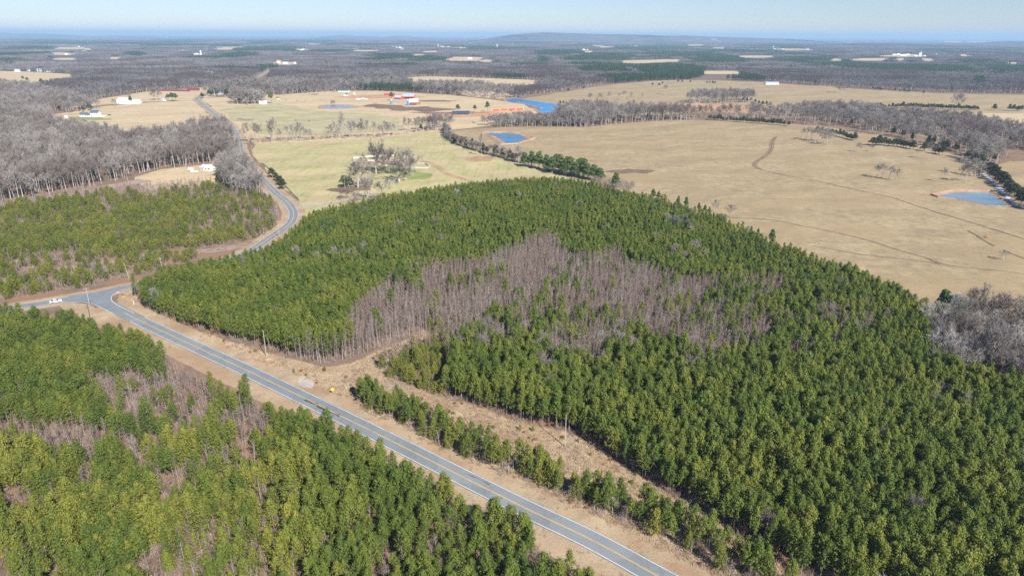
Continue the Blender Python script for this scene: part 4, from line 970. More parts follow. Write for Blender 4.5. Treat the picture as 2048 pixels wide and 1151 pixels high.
k = (cth & (uu < 0.75)) | (lw & (gp > 0.54) & (uu < 0.45)) | ((gp > 0.62) & (uu < 0.4))
put('sap', X2[k], Y2[k], rng.uniform(0.4, 0.78, k.sum()), rng.uniform(0.8, 1.3, k.sum()), 'C')

# left young stand D (above the crossing road) with brush patches
D_POLY = [(-200, 560), (-200, 450), (0, 418), (80, 408), (160, 398), (230, 388), (300, 392), (360, 385), (430, 372), (470, 388), (520, 398), (545, 410), (555, 440), (548, 462), (500, 480), (420, 492), (300, 505), (140, 526), (0, 556), (-150, 590)]
D_LOW = [(-200, 640), (-60, 612), (0, 600), (60, 592), (120, 584), (200, 568), (280, 552), (330, 535), (400, 518), (395, 511), (300, 519), (220, 530), (140, 539), (70, 552), (0, 569), (-150, 603)]
for (pl, seed) in ((D_POLY, 6), (D_LOW, 7)):
    W = poly(pl); X, Y = grid((W[:, 0].min(), W[:, 0].max(), W[:, 1].min(), W[:, 1].max()), 3.6, 0.48, seed)
    k = inside(X, Y, W) & wedge(X, Y) & (dist_to(THRU, X, Y) > 7.5) & (dist_to(POWER_L, X, Y) > 4); X, Y = X[k], Y[k]
    px, py = proj(X, Y, 0 * X + 2.5); u = rng.uniform(size=X.shape)
    gapn = vnoise(X, Y, 32, 28) * 0.6 + vnoise(X, Y, 12, 29) * 0.4
    g2 = (ell(px, py, 470, 430, 85, 30, -10) < 1) | (ell(px, py, 80, 518, 110, 16, -8) < 1) | (ell(px, py, 520, 440, 40, 50, 0) < 1) | (py < 400)
    pin = np.where(g2, 0.30, np.where(gapn > 0.60, 0.40, 0.96))
    if seed == 7: pin = pin * 0.6
    q = u < pin; sz = rng.uniform(0.5, 0.95, X.shape)
    put('bushpine', X[q], Y[q], sz[q] * 1.05, sz[q] * 1.15, 'D')
    X, Y = grid((W[:, 0].min(), W[:, 0].max(), W[:, 1].min(), W[:, 1].max()), 2.2, 0.5, seed + 50)
    k = inside(X, Y, W) & wedge(X, Y) & (dist_to(THRU, X, Y) > 6.5) & (dist_to(POWER_L, X, Y) > 3); X, Y = X[k], Y[k]
    u = rng.uniform(size=X.shape)
    q = u < 0.36; put('sap', X[q], Y[q], rng.uniform(0.3, 0.62, q.sum()), rng.uniform(0.8, 1.4, q.sum()), 'D')
    q = (u > 0.36) & (u < 0.95); put('brush', X[q], Y[q], rng.uniform(0.6, 1.4, q.sum()), rng.uniform(0.8, 1.6, q.sum()), 'D')

# ---- regions of bare woodland and hedges (pixel polygons on the ground)
BZ = {'bare': 1.45, 'cedar': 1.35, 'oldpine': 1.4}
def region(pts, kinds, sp, seed, stand, zr=(0.75, 1.1), zz=0.0, mask=None):
    """kinds: list of (kind, probability, zmin, zmax, xymin, xymax)"""
    W = poly(pts, zz); X, Y = grid((W[:, 0].min(), W[:, 0].max(), W[:, 1].min(), W[:, 1].max()), sp, 0.48, seed)
    k = inside(X, Y, W) & wedge(X, Y, 80) & (dist_to(THRU, X, Y) > 8); X, Y = X[k], Y[k]
    u = rng.uniform(size=X.shape); c = 0
    for kd, pr, a, b, e, f in kinds:
        q = (u >= c) & (u < c + pr); c += pr
        k_ = BZ.get(kd, 1.0); put(kd, X[q], Y[q], k_ * rng.uniform(a, b, q.sum()), (1 + (k_ - 1) * .6) * rng.uniform(e, f, q.sum()), stand)
# left woods
region([(-250, 340), (-250, 275), (-80, 262), (60, 258), (110, 262), (180, 275), (250, 290), (330, 285), (400, 270), (440, 262), (468, 278), (478, 300), (482, 322), (430, 326), (330, 338), (270, 350), (225, 365), (150, 380), (60, 396), (-80, 420), (-250, 440)],
       [('bare', 0.75, 0.72, 1.12, 0.75, 1.15), ('sap', 0.2, 0.6, 1.0, 1, 1.6), ('cedar', 0.03, 0.5, 0.9, 0.5, 0.9)], 5.6, 11, 'left woods')
region([(-250, 262), (-250, 225), (0, 205), (60, 212), (100, 232), (110, 262), (40, 262)], [('bare', 0.85, 0.75, 1.1, 0.8, 1.2), ('cedar', 0.03, 0.8, 1.2, 0.8, 1)], 7, 12, 'left woods')
region([(-60, 212), (-60, 178), (0, 176), (60, 180), (110, 195), (150, 203), (165, 209), (120, 222), (95, 232), (50, 220)], [('bare', 0.9, 0.75, 1.1, 0.8, 1.2), ('oldpine', 0.03, 0.9, 1.1, 0.8, 1)], 8, 13, 'left woods')
region([(110, 222), (150, 208), (180, 208), (175, 214), (200, 214), (190, 221), (140, 228)], [('bare', 0.8, 0.6, 0.9, 0.8, 1.2), ('cedar', 0.12, 0.9, 1.5, 0.7, .9)], 9, 14, 'left woods')
# brush along the foot of the left woods
region([(-250, 470), (-250, 430), (60, 396), (160, 376), (280, 372), (420, 362), (440, 375), (300, 395), (160, 400), (0, 425)], [('brush', 0.6, 1, 1.8, 1.2, 2.2), ('sap', 0.35, 0.35, 0.6, 1, 1.8)], 3.2, 15, 'left brush')
# wood by the house
region([(432, 348), (470, 336), (500, 338), (525, 360), (548, 390), (520, 398), (470, 392), (440, 375)], [('bare', 0.6, 0.65, 1.0, 0.7, 1.0), ('sap', 0.25, 0.7, 1.0, 1, 1.5), ('cedar', 0.08, 0.9, 1.5, 0.7, 0.9)], 4.6, 16, 'house wood')
region([(455, 318), (475, 290), (482, 318), (478, 330), (462, 332)], [('bare', 0.5, 0.65, 1.0, 0.7, 1.0), ('oldpine', 0.3, 0.9, 1.2, 0.5, 0.7)], 6, 17, 'house wood')
# brush in the road bend
region([(480, 480), (545, 460), (560, 440), (553, 410), (545, 396), (520, 395), (540, 420), (520, 450)], [('brush', 0.5, 1, 1.8, 1.2, 2), ('sap', 0.45, 0.4, 0.7, 1, 1.8)], 2.8, 18, 'bend brush')
# creek line
region([(490, 283), (520, 280), (620, 276), (740, 272), (800, 268), (850, 261), (885, 258), (890, 262), (850, 263.5), (812, 267), (762, 275), (662, 279), (512, 287), (495, 290)], [('bare', 0.34, 0.55, 1.15, 0.7, 1.1), ('sap', 0.2, 0.8, 1.2, 1.5, 2), ('brush', 0.4, 1.5, 2.6, 2, 3.5), ('leafbush', 0.08, 1, 2, 1.5, 2.5)], 5.5, 19, 'creek')
region([(800, 262), (880, 252), (900, 250), (905, 258), (860, 262)], [('bare', 0.8, 0.6, 0.95, 0.8, 1.1)], 7, 20, 'creek')
region([(960, 250), (1000, 245), (1100, 240), (1140, 236), (1180, 238), (1180, 255), (1060, 253), (1000, 255)], [('bare', 0.85, 0.45, 0.75, 0.7, 1.1), ('cedar', 0.04, 0.7, 1, .8, 1)], 6, 21, 'middle woods')
region([(1110, 240), (1140, 226), (1240, 232), (1330, 232), (1375, 236), (1385, 241), (1300, 243.5), (1240, 248.5), (1180, 255), (1120, 254)], [('bare', 0.92, 0.85, 1.2, 0.9, 1.3), ('cedar', 0.04, 0.8, 1.2, .8, 1)], 8, 22, 'middle woods')
region([(1385, 234), (1500, 231), (1600, 236), (1650, 240), (1720, 255), (1640, 251), (1560, 246), (1470, 239), (1385, 240)], [('bare', 0.55, 0.7, 1.1, 0.8, 1.2), ('brush', 0.3, 1.5, 3, 2, 4)], 9, 23, 'creek woods right')
region([(1650, 240), (1640, 228), (1700, 225), (1760, 232), (1800, 240), (1850, 243), (1950, 252), (2000, 266), (2150, 290), (2150, 320), (2000, 292), (1940, 280), (1915, 278), (1820, 270), (1740, 262)], [('bare', 0.72, 0.75, 1.15, 0.9, 1.3), ('brush', 0.15, 1.5, 3, 2, 4), ('cedar', 0.06, 0.8, 1.3, .8, 1.2)], 8, 24, 'creek woods right')
region([(1640, 236), (1560, 233), (1560, 226), (1660, 222), (1690, 226)], [('bare', 0.7, 0.7, 1.0, 0.9, 1.3), ('cedar', 0.1, 0.8, 1.3, .8, 1.2)], 9, 25, 'creek woods right')
region([(405, 192), (430, 182), (455, 178), (472, 186), (530, 186), (532, 205), (470, 207), (462, 194), (420, 193)], [('bare', .35, .8, 1.1, 1, 1.4), ('cedar', .12, 1, 1.5, 1.2, 1.6), ('oldpine', .06, .8, 1, 1, 1.2)], 9, 41, 'farm woods')
region([(500, 178), (560, 170), (640, 172), (640, 181), (560, 188), (510, 190)], [('bare', .7, .8, 1.1, 1, 1.4)], 11, 42, 'farm woods')
region([(1700, 262), (1760, 266), (1840, 280), (1900, 292), (1990, 300), (2030, 312), (1985, 330), (1900, 304), (1840, 289), (1790, 274)], [('bare', 0.5, 0.75, 1.1, 0.8, 1.1), ('brush', 0.25, 1.5, 3, 2, 3), ('cedar', 0.14, 0.8, 1.3, .9, 1.3)], 7, 26, 'hedge right')
region([(1930, 316), (1965, 312), (1990, 318), (1995, 330), (1960, 334)], [('bare', 0.6, 0.75, 1.0, 0.8, 1.1)], 6, 27, 'hedge right')
region([(1370, 205), (1400, 199), (1500, 199), (1508, 206), (1440, 208), (1375, 208)], [('bare', 0.85, 0.85, 1.15, 0.9, 1.3), ('cedar', 0.05, 0.8, 1.1, 1, 1)], 9, 28, 'mid copse')
# woods behind farms
region([(560, 186), (600, 176), (700, 172), (800, 170), (830, 176), (820, 182), (760, 180), (640, 182)], [('bare', 0.7, 0.8, 1.2, 0.9, 1.4), ('oldpine', 0.06, 0.8, 1.2, .8, 1)], 12, 29, 'farm woods')
region([(825, 184), (840, 176), (900, 176), (960, 178), (1010, 186), (1030, 194), (1000, 198), (940, 194), (890, 188)], [('bare', 0.8, 0.8, 1.1, 0.9, 1.4)], 11, 30, 'farm woods')
region([(560, 192), (600, 187), (690, 184), (700, 182), (640, 181), (560, 185)], [('bare', 0.4, 0.5, 0.8, 0.9, 1.2), ('brush', 0.3, 2, 3, 3, 4)], 12, 31, 'farm woods')
# hedge between green and tan pasture
hd = catmull(poly([(889, 262), (905, 283), (960, 304), (1010, 317), (1045, 327)]), 3.2)
for i, p in enumerate(hd):
    r_ = rng.uniform()
    kd = 'cedar' if r_ < 0.22 else 'bare'
    put(kd, [p[0] + rng.uniform(-2, 2)], [p[1] + rng.uniform(-2, 2)], rng.uniform(0.7, 1.1) * (0.85 if kd == 'bare' else 1.6), rng.uniform(0.9, 1.3), 'field hedge')
    put('brush', [p[0] + rng.uniform(-2, 2)], [p[1] + rng.uniform(-2, 2)], rng.uniform(1.3, 2.2), rng.uniform(1.4, 2.2), 'field hedge')
for (x, y, s) in [(1050, 330, .9), (1063, 331, 1.0), (1078, 335, 1.1), (1092, 339, 1.0), (1104, 343, 1.1), (1117, 343, 1.15), (1128, 348, 1.0), (1140, 349, 1.15), (1152, 352, 1.05), (1165, 352, 1.1), (1176, 356, 1.05), (1188, 357, 1.0), (1200, 360, .9), (1110, 338, 1.0), (1133, 343, 1.0), (1158, 348, 1.0), (1230, 372, 0.85)]:
    X_, Y_ = P(x, y + 3); put('hedgepine', [X_], [Y_], s * rng.uniform(1.2, 1.5), s * rng.uniform(1.15, 1.4), 'pine hedge')
region([(1180, 372), (1270, 385), (1270, 375), (1190, 362)], [('sap', 0.9, 0.5, 0.7, 1, 1.4)], 2.2, 33, 'saplings by hedge')
q_ = [(POWER_L[i] + rng.normal(size=2) * 2.6) for i in range(0, len(POWER_L)) for _ in range(5)]
q_ = np.array(q_); put('brush', q_[:, 0], q_[:, 1], rng.uniform(.5, 1.1, len(q_)), rng.uniform(.8, 1.5, len(q_)), 'D')
# tall pines standing out of the plantation edge
for (x, y, s, f) in [(1307, 378, 1.0, .6), (1318, 382, .8, .6), (1356, 391, .95, .4), (1374, 394, .95, .5), (1400, 405, .8, .5), (1411, 409, .75, .5), (1420, 414, .7, .5), (1546, 458, 1.0, .55), (1503, 452, .7, .4), (1516, 456, .7, .4), (1899, 580, 1.2, .8), (1912, 590, 1.1, .8), (1925, 600, 1.1, .8), (627, 420, .8, .5)]:
    X_, Y_ = P(x, y, 11.5 * s); put('oldpine', [X_], [Y_], s, s * f, 'edge pines')
# cedars in rows and singles: (x, y base, height scale)
CED = [(1420, 240, 1), (1436, 241, 1), (1446, 242, .7), (1460, 243, .9), (1473, 244, .9), (1486, 245, 1), (1500, 246, 1), (1512, 247, .9), (1524, 247.5, 1), (1536, 248.5, .9), (1548, 250, 1), (1560, 250.5, .9), (1577, 252.5, .9),
       (1635, 263, .9), (1653, 267, 1), (1663, 269, 1), (1679, 273, 1), (1692, 277, .9), (1700, 279, .9), (1709, 281, 1), (1745, 291, 1.2), (1757, 291, 1.3), (1768, 291, 1.1), (1786, 293, 1.1), (1800, 294, 1.1), (1812, 296, 1.1), (1826, 299, 1), (1848, 302, 1), (1870, 307, 1.1), (1885, 310, 1.1),
       (1935, 320, 1.2), (1948, 328, 1.2), (1960, 336, 1.3), (1970, 344, 1.2), (1980, 352, 1.3), (1990, 361, 1.2), (1999, 368, 1.3), (2010, 376, 1.2), (2017, 386, 1.2), (2027, 394, 1.3), (2037, 404, 1.2), (2048, 412, 1.2), (2060, 420, 1.2),
       (1760, 216, 1), (1770, 216.5, .8), (1785, 216, .9), (1795, 216, 1.1), (1805, 216, 1.1), (1815, 216, 1.1), (1825, 216.5, 1.1), (1836, 217, 1.1), (1846, 217, 1), (1856, 217.5, 1.1), (1866, 218, 1), (1876, 218, 1.1), (1886, 218.5, 1), (1896, 219, 1), (1906, 219.5, 1), (1916, 219.5, 1), (1926, 220, 1), (1936, 220, 1), (1946, 220.5, 1), (1954, 220.5, .8), (1988, 221, 1.1), (2018, 222, 1.2), (2034, 222, 1.2), (2042, 222, 1),
       (1745, 179, .8), (1755, 180, .8), (1763, 181, .7), (1790, 183, .7), (1808, 184.5, .8), (1818, 185, .8), (1847, 187.5, .8), (1137, 182, .8), (1167, 178, .9), (1305, 171, .9), (1318, 172, .9), (1325, 168.5, .8), (1356, 164.5, .8), (1364, 165, .8), (1381, 165.5, .8), (1414, 166.5, .7), (1425, 167, .7), (1430, 167, .8), (1167, 207, .9), (1120, 208, .7), (1127, 208, .6),
       (165, 215, 1.6), (170, 217, 1.5), (420, 186, 1.2), (428, 183, 1.2), (441, 179, 1.2), (447, 178, 1.2), (405, 196, 1.3), (700, 175, 1.3), (842, 262, .9), (1400, 224, .9), (1510, 206, .9), (1525, 211, 1), (1540, 213, .9), (1563, 216, .8), (565, 378, .9), (560, 370, .9), (553, 362, .8), (545, 355, .9)]
CED2 = []
for a_, b_ in zip(CED[:-1], CED[1:]):
    if hypot(b_[0] - a_[0], (b_[1] - a_[1]) * 2) < 22 and a_[0] > 1400: CED2.append(((a_[0] + b_[0]) / 2, (a_[1] + b_[1]) / 2, a_[2] * .9))
for (x, y, s) in CED + CED2:
    X_, Y_ = P(x, y); put('cedar', [X_], [Y_], s * rng.uniform(1.0, 1.5), s * rng.uniform(1.2, 1.75), 'cedars')
# named single trees
SINGLE_BARE = [('bigbare', 716, 375, 1.0, 1.0), ('bigbare', 752, 347, 1.25, 1.1), ('bigbare', 778, 344, .95, .9), ('bigbare', 814, 347, 1.0, 1.0), ('bigbare', 798, 363, .8, 1.0), ('bare', 826, 354, .85, .9),
               ('bare', 686, 270, 1.25, .7), ('bare', 548, 282, 1.2, .75), ('bare', 1037, 327, .9, .9), ('bare', 963, 312, 1.1, .5),
               ('bare', 1643, 288, .75, 1.0), ('bare', 1653, 290, .75, 1.0), ('bare', 1662, 289, .75, 1.0), ('bare', 1630, 284, .75, .9), ('bare', 1622, 281, .75, .9), ('bare', 1612, 279, .7, .8), ('bare', 1638, 283, .8, 1), ('bare', 1648, 284, .8, 1), ('bare', 1605, 280, .65, .6),
               ('bare', 1715, 304, .5, .8), ('bare', 1742, 303, .35, .6), ('bare', 1754, 355, .55, .75), ('bare', 1764, 356.5, .62, .9), ('bare', 1777, 359.5, .6, .7), ('bare', 1785, 361, .55, .5), ('bare', 1792, 361.5, .55, .5),
               ('bare', 1887, 364.5, .55, .5), ('bare', 1919, 363, .65, .7), ('bare', 1931, 364, .8, .9), ('bare', 1940, 363, .6, .7), ('bare', 1925, 348, .8, 1), ('bare', 1950, 352, .8, 1.1), ('bare', 1960, 355, .7, 1),
               ('bare', 1858, 319, .85, .8), ('bigbare', 1915, 215, 1.1, 1.0), ('bare', 1200, 206, .8, 1), ('bare', 1218, 204, .9, 1), ('bare', 1248, 200, .8, .9), ('bare', 1262, 199, .7, .7), ('bare', 1330, 189, .9, 1.2), ('bare', 1180, 206, .8, 1), ('bare', 1238, 201, .7, .8), ('bare', 1285, 197, .5, .8),
               ('bigbare', 313, 200, 1.0, 1.0), ('bigbare', 470, 205, .9, 1.3), ('bigbare', 485, 205, 1.0, 1.3), ('bigbare', 503, 207, 1.0, 1.3), ('bigbare', 517, 206, 1.0, 1.2), ('bigbare', 470, 184, 1.3, 1.6), ('bigbare', 488, 182, 1.4, 1.7), ('bigbare', 508, 182, 1.4, 1.7), ('bigbare', 525, 184, 1.3, 1.6), ('bigbare', 540, 187, 1.1, 1.4), ('bigbare', 455, 186, 1.1, 1.3), ('bigbare', 475, 208, 1.1, 1.2), ('bigbare', 495, 209, 1.1, 1.2), ('bigbare', 510, 208, 1.1, 1.1), ('bigbare', 523, 208, .8, .7), ('bigbare', 480, 190, 1.2, 1.6), ('bigbare', 500, 186, 1.3, 1.6), ('bigbare', 515, 190, 1.2, 1.4), ('bigbare', 462, 188, 1.1, 1.2), ('bigbare', 430, 193, .9, 1), ('bare', 545, 180, 1.1, 1.2), ('bigbare', 633, 190, 1, .9), ('bare', 205, 190, .8, 1.1),
               ('bare', 230, 212, .6, 1), ('bare', 258, 204, 1.0, 1.2), ('bigbare', 785, 176, 1.4, .9), ('bigbare', 1683, 186, 1.1, 1.0), ('bare', 2130, 200, .7, .9), ('bare', 1985, 195, .6, 1), ('bare', 1965, 195, .5, .8), ('bigbare', 690, 398, .4, .5), ('bare', 745, 400, .8, .8), ('bare', 760, 402, .7, .8), ('bare', 735, 398, .75, .9), ('bare', 775, 396, .75, .6), ('bare', 1460, 434, .45, .8), ('bare', 1432, 425, .45, .8), ('bare', 715, 404, .4, .8), ('bare', 2006, 520, .3, .6)]
for kd, x, y, s, f in SINGLE_BARE:
    X_, Y_ = P(x, y); put(kd, [X_], [Y_], s * (1.32 if kd == 'bigbare' else 1.5), f * (1.6 if kd == 'bigbare' else 1.4), 'single')
for (x, y, s, f) in [(543, 207, 1.5, 1.0), (345, 202, 1.05, 1.2), (352, 202.5, 1.0, 1.2), (337, 202, .9, 1), (783, 201, 1.1, 1.0), (916, 225, .9, .9), (950, 224, .8, .7), (976, 224, 1.2, .9), (262, 208, 1.0, .7), (465, 316, 1.0, .6), (500, 345, 1.0, .7), (472, 312, .9, .6), (690, 374, .7, .8), (8, 208, 1.4, 1.6), (-4, 205, 1.6, 1.7), (15, 212, 1, 1.1), (46, 162, .9, .9), (55, 165, .9, .9), (68, 146, 1, .9), (85, 172, 1.2, 1.2), (697, 372, .6, .8)]:
    X_, Y_ = P(x, y); put('oldpine', [X_], [Y_], s * 1.25, f * 1.25, 'single evergreen')
region([(660, 408), (700, 398), (770, 388), (780, 398), (700, 410)], [('brush', .5, 1, 2, 1.2, 2), ('sap', .3, .4, .6, 1, 1.6)], 3.5, 40, 'drive brush')

# far woods ---------------------------------------------------------------
CLEAR = [[(395, 206), (470, 193), (560, 190), (700, 181), (830, 184), (900, 189), (1000, 197), (1136, 209), (1200, 206), (1200, 240), (500, 290), (380, 240)],
         [(1035, 198), (1060, 191), (1130, 182), (1200, 170), (1300, 161.5), (1380, 159), (1440, 160), (1520, 162.5), (1570, 166), (1640, 171.5), (1700, 175), (1800, 181), (1880, 185), (2000, 187), (2150, 189), (2150, 300), (1035, 260)],
         [(-60, 142), (60, 143), (145, 148), (150, 152), (100, 160), (60, 168), (20, 163), (-60, 159)],
         [(140, 214), (160, 205), (250, 190), (300, 182), (380, 177), (450, 170), (470, 171), (470, 188), (402, 196), (390, 230), (100, 260), (98, 232)],
         [(800, 155.5), (860, 153), (950, 156), (1040, 159), (1090, 162), (1090, 165.5), (1040, 169), (960, 167), (880, 165), (820, 163)],
         [(905, 180), (960, 182), (1010, 186), (1030, 192), (1000, 196), (930, 190)],
         [(500, 166), (512, 154), (532, 139), (545, 137), (530, 152), (516, 166)], [(515, 162), (540, 160), (555, 168), (550, 176), (515, 176)]] + [sliver_poly(s, grow=0.2) for s in FIELD_SLIVERS]
SPOTS = [(180, 228), (440, 100)]
PINEP = [(70, 76, 60, 4.5), (130, 85, 80, 3.5), (270, 108, 22, 5), (520, 84, 45, 5), (470, 93, 40, 3), (560, 96, 40, 4), (480, 109, 45, 4), (620, 82, 60, 3), (690, 88, 40, 2.5), (460, 137, 60, 2.2), (540, 132, 18, 4), (1060, 84, 70, 4), (1120, 105, 60, 6), (1200, 114, 70, 8), (1210, 139, 45, 7), (1320, 142, 28, 12), (1260, 155, 60, 6), (1410, 151, 22, 6), (1300, 98, 80, 4), (1360, 108, 90, 6), (1440, 118, 60, 7), (1620, 119, 60, 5), (1700, 125, 60, 6), (1760, 118, 40, 5), (1800, 133, 90, 6), (1900, 139, 80, 7), (1950, 122, 50, 4), (2020, 135, 60, 9), (1960, 162, 12, 8), (1000, 152, 60, 3), (780, 130, 60, 3), (950, 95, 60, 3), (880, 118, 80, 3), (1085, 119, 12, 5), (330, 90, 40, 3), (400, 80, 70, 2.5), (60, 96, 50, 3), (20, 120, 30, 3), (1480, 84, 80, 2), (1750, 90, 80, 2), (1560, 92, 60, 3)]
def farfield(sp, d0, d1, seed, h):
    X, Y = grid((-0.86 * d1, 0.86 * d1, d0 * 0.6, d1), sp, 0.35, seed)
    D = np.hypot(X, Y); k = wedge(X, Y, 60) & (D > d0) & (D <= d1); X, Y = X[k], Y[k]
    bad = np.zeros(X.shape, bool)
    for z in (0.0, h * 0.5, h):
        a, b = proj(X, Y, 0 * X + z)
        for c in CLEAR: bad |= pxin(a, b, c)
    X, Y = X[~bad], Y[~bad]
    a, b = proj(X, Y, 0 * X + h * 0.7)
    pn = np.zeros(X.shape, bool)
    nzz = vnoise(X, Y, 150, 41) - 0.5
    for (cx, cyy, rx, ry) in PINEP: pn |= ell(a, b, cx, cyy, rx, ry) < 1 + nzz * 1.6
    pn |= (vnoise(X, Y * 0.6, 420, 43) * 0.75 + vnoise(X, Y * 0.6, 130, 44) * 0.25 > 0.70)
    pn ^= rng.uniform(size=X.shape) < 0.025
    return X, Y, pn, a, b
Xf, Yf, pn, a, b = farfield(8.6, 1250, 2700, 61, 15)
k = (b < 185) & (a > -60) & (a < 2110)
lowbank = pxin(a, b, [(540, 190), (880, 120), (880, 175), (560, 196)])
Xf, Yf, pn, a, b = Xf[k], Yf[k], pn[k], a[k], b[k]
hh = 0.85 + 0.35 * vnoise(Xf, Yf, 120, 62)
q = ~pn; scatter('distant_bare_woods', 'grey-violet leafless woods beyond the farms', 'midbare', np.stack([Xf[q], Yf[q]], 1), hh[q] * rng.uniform(.8, 1.12, q.sum()), hh[q] * rng.uniform(0.9, 1.3, q.sum()), 0.03)
q = pn; scatter('distant_pine_woods', 'dark green pine patches within the far leafless woods', 'distpine', np.stack([Xf[q], Yf[q]], 1), hh[q] * rng.uniform(1.2, 1.6, q.sum()), hh[q] * rng.uniform(1.7, 2.4, q.sum()), 0.03)
Xf, Yf, pn, a, b = farfield(36, 2700, 5600, 63, 14)
hh = 0.75 + 0.5 * vnoise(Xf, Yf, 260, 64)
q = ~pn; scatter('far_bare_woods', 'hazy leafless woods in the far distance', 'tileb', np.stack([Xf[q], Yf[q]], 1), hh[q], 0 * hh[q] + 1, 0)
q = pn; scatter('far_pine_woods', 'hazy dark pine patches in the far distance', 'tilep', np.stack([Xf[q], Yf[q]], 1), hh[q], 0 * hh[q] + 1, 0)
Xf, Yf, pn, a, b = farfield(150, 5600, 15000, 65, 14)
hh = 0.75 + 0.8 * vnoise(Xf, Yf, 900, 66)
q = ~pn; scatter('horizon_bare_woods', 'blue hazy woods towards the horizon', 'bigb', np.stack([Xf[q], Yf[q]], 1), hh[q], 0 * hh[q] + 1, 0)
q = pn; scatter('horizon_pine_woods', 'blue-green hazy pine woods towards the horizon', 'bigp', np.stack([Xf[q], Yf[q]], 1), hh[q], 0 * hh[q] + 1, 0)

# ------------------------------------------------------------------ split near trees into objects and stuff
def where_phrase(a, b):
    h = ['far left', 'left', 'centre left', 'centre', 'centre right', 'right', 'far right'][int(min(6, max(0, a / 2048 * 7)))]
    v = 'upper' if b < 420 else ('middle' if b < 700 else ('lower' if b < 950 else 'bottom'))
    return h, v
STAND_TXT = {'AB': 'right of the clearing', 'A': 'in the main plantation', 'row': 'in the roadside row', 'C': 'left of the road', 'clearing edge': 'at the clearing edge', 'D': 'above the crossing road',
             'thicket': 'in the leafless thicket', 'right corner': 'in the right edge wood', 'left woods': 'in the left woods', 'left brush': 'below the left woods', 'house wood': 'by the small white house', 'bend brush': 'inside the road bend',
             'creek': 'along the creek', 'middle woods': 'in the middle woods', 'creek woods right': 'in the right creek woods', 'hedge right': 'in the right hedgerow', 'mid copse': 'in the pasture copse', 'farm woods': 'behind the farm', 'field hedge': 'in the field hedge',
             'pine hedge': 'in the dark hedge end', 'saplings by hedge': 'beside the dark hedge', 'edge pines': 'above the plantation edge', 'cedars': 'on a field boundary', 'single': 'standing in the open', 'single evergreen': 'standing in the open', 'drive brush': 'beside the gravel driveway'}
NAME = {'pine': ('pine_tree', 'pine', 'pine'), 'bushpine': ('pine_tree', 'pine', 'bushy pine'), 'farpine': ('pine_tree', 'pine', 'pine'), 'oldpine': ('round_pine', 'evergreen', 'dark round evergreen'),
        'hedgepine': ('round_pine', 'evergreen', 'dark round evergreen'), 'cedar': ('cedar_tree', 'cedar', 'dark cedar'), 'bare': ('bare_tree', 'bare tree', 'leafless grey tree'), 'palebare': ('bare_tree', 'bare tree', 'pale leafless tree'), 'bigbare': ('bare_tree', 'bare tree', 'big spreading leafless tree'), 'sap': ('bare_sapling', 'sapling', 'thin leafless sapling')}
POOL = {'pine_tree': 290, 'bare_tree': 290, 'bare_sapling': 290, 'cedar_tree': 200, 'round_pine': 80}
STUFFTXT = {'pine': ('pine_stand', 'mass of young green pines filling the near stands'), 'bushpine': ('young_pine_stand', 'mass of low bushy young pines between the brush'), 'farpine': ('pine_plantation', 'dense even plantation of green pines'),
            'oldpine': ('round_pines', 'remaining dark evergreens'), 'cedar': ('cedars', 'remaining dark cedars within the woods'), 'bare': ('bare_woods', 'mass of leafless grey woodland trees'), 'bigbare': ('broad_bare_trees', 'remaining broad leafless trees'),
            'palebare': ('pale_bare_trees', 'remaining pale leafless trees'), 'hedgepine': ('hedge_pines', 'remaining dark evergreens of the hedge'), 'sap': ('sapling_thicket', 'dense thicket of thin leafless saplings'), 'brush': ('brush', 'brown leafless brush'), 'leafbush': ('leafy_brush', 'rusty-leaved bushes'), 'darkbush': ('evergreen_brush', 'dark evergreen bushes')}
cand = {}
rest = {}
for (kd, X, Y, sz, sxy, st) in TREES:
    nm = NAME[kd][0] if kd in NAME else None
    H = {'pine': 10, 'bushpine': 8, 'farpine': 10, 'oldpine': 12, 'hedgepine': 12, 'cedar': 7.5, 'bare': 15, 'palebare': 15, 'bigbare': 17, 'sap': 9.5}.get(kd, 2)
    D = np.sqrt(X ** 2 + Y ** 2 + CAM_H ** 2)
    ga, gb = proj(X, Y, 0 * X + H * 0.7 * sz)
    for i in range(len(X)):
        rec = (sz[i] * H / D[i], kd, X[i], Y[i], sz[i], sxy[i], st, ga[i], gb[i])
        vis = 12 < ga[i] < 2036 and 20 < gb[i] < 1130
        if nm and vis: cand.setdefault(nm, []).append(rec)
        else: rest.setdefault(kd, []).append(rec)
used_labels = {}
def label_tree(kd, rec):
    _, _, X_, Y_, s, f, st, a, b = rec
    H = {'pine': 10, 'bushpine': 8, 'oldpine': 12, 'hedgepine': 12, 'cedar': 7.5, 'bare': 15, 'palebare': 15, 'bigbare': 17, 'sap': 10.5}.get(kd, 9)
    r_ = f / s; shape = 'slender ' if r_ < 0.92 else ('broad ' if r_ > 1.06 else '')
    return '%s%s %s, %s percent across, %s percent down' % (shape, NAME[kd][2], STAND_TXT[st], numword(round(a / 20.48)), numword(round(b / 11.51)))
ONES = 'zero one two three four five six seven eight nine ten eleven twelve thirteen fourteen fifteen sixteen seventeen eighteen nineteen'.split()
TENS = 'x x twenty thirty forty fifty sixty seventy eighty ninety'.split()
def numword(n):
    n = int(max(0, min(99, n)))
    return ONES[n] if n < 20 else TENS[n // 10] + ('-' + ONES[n % 10] if n % 10 else '')
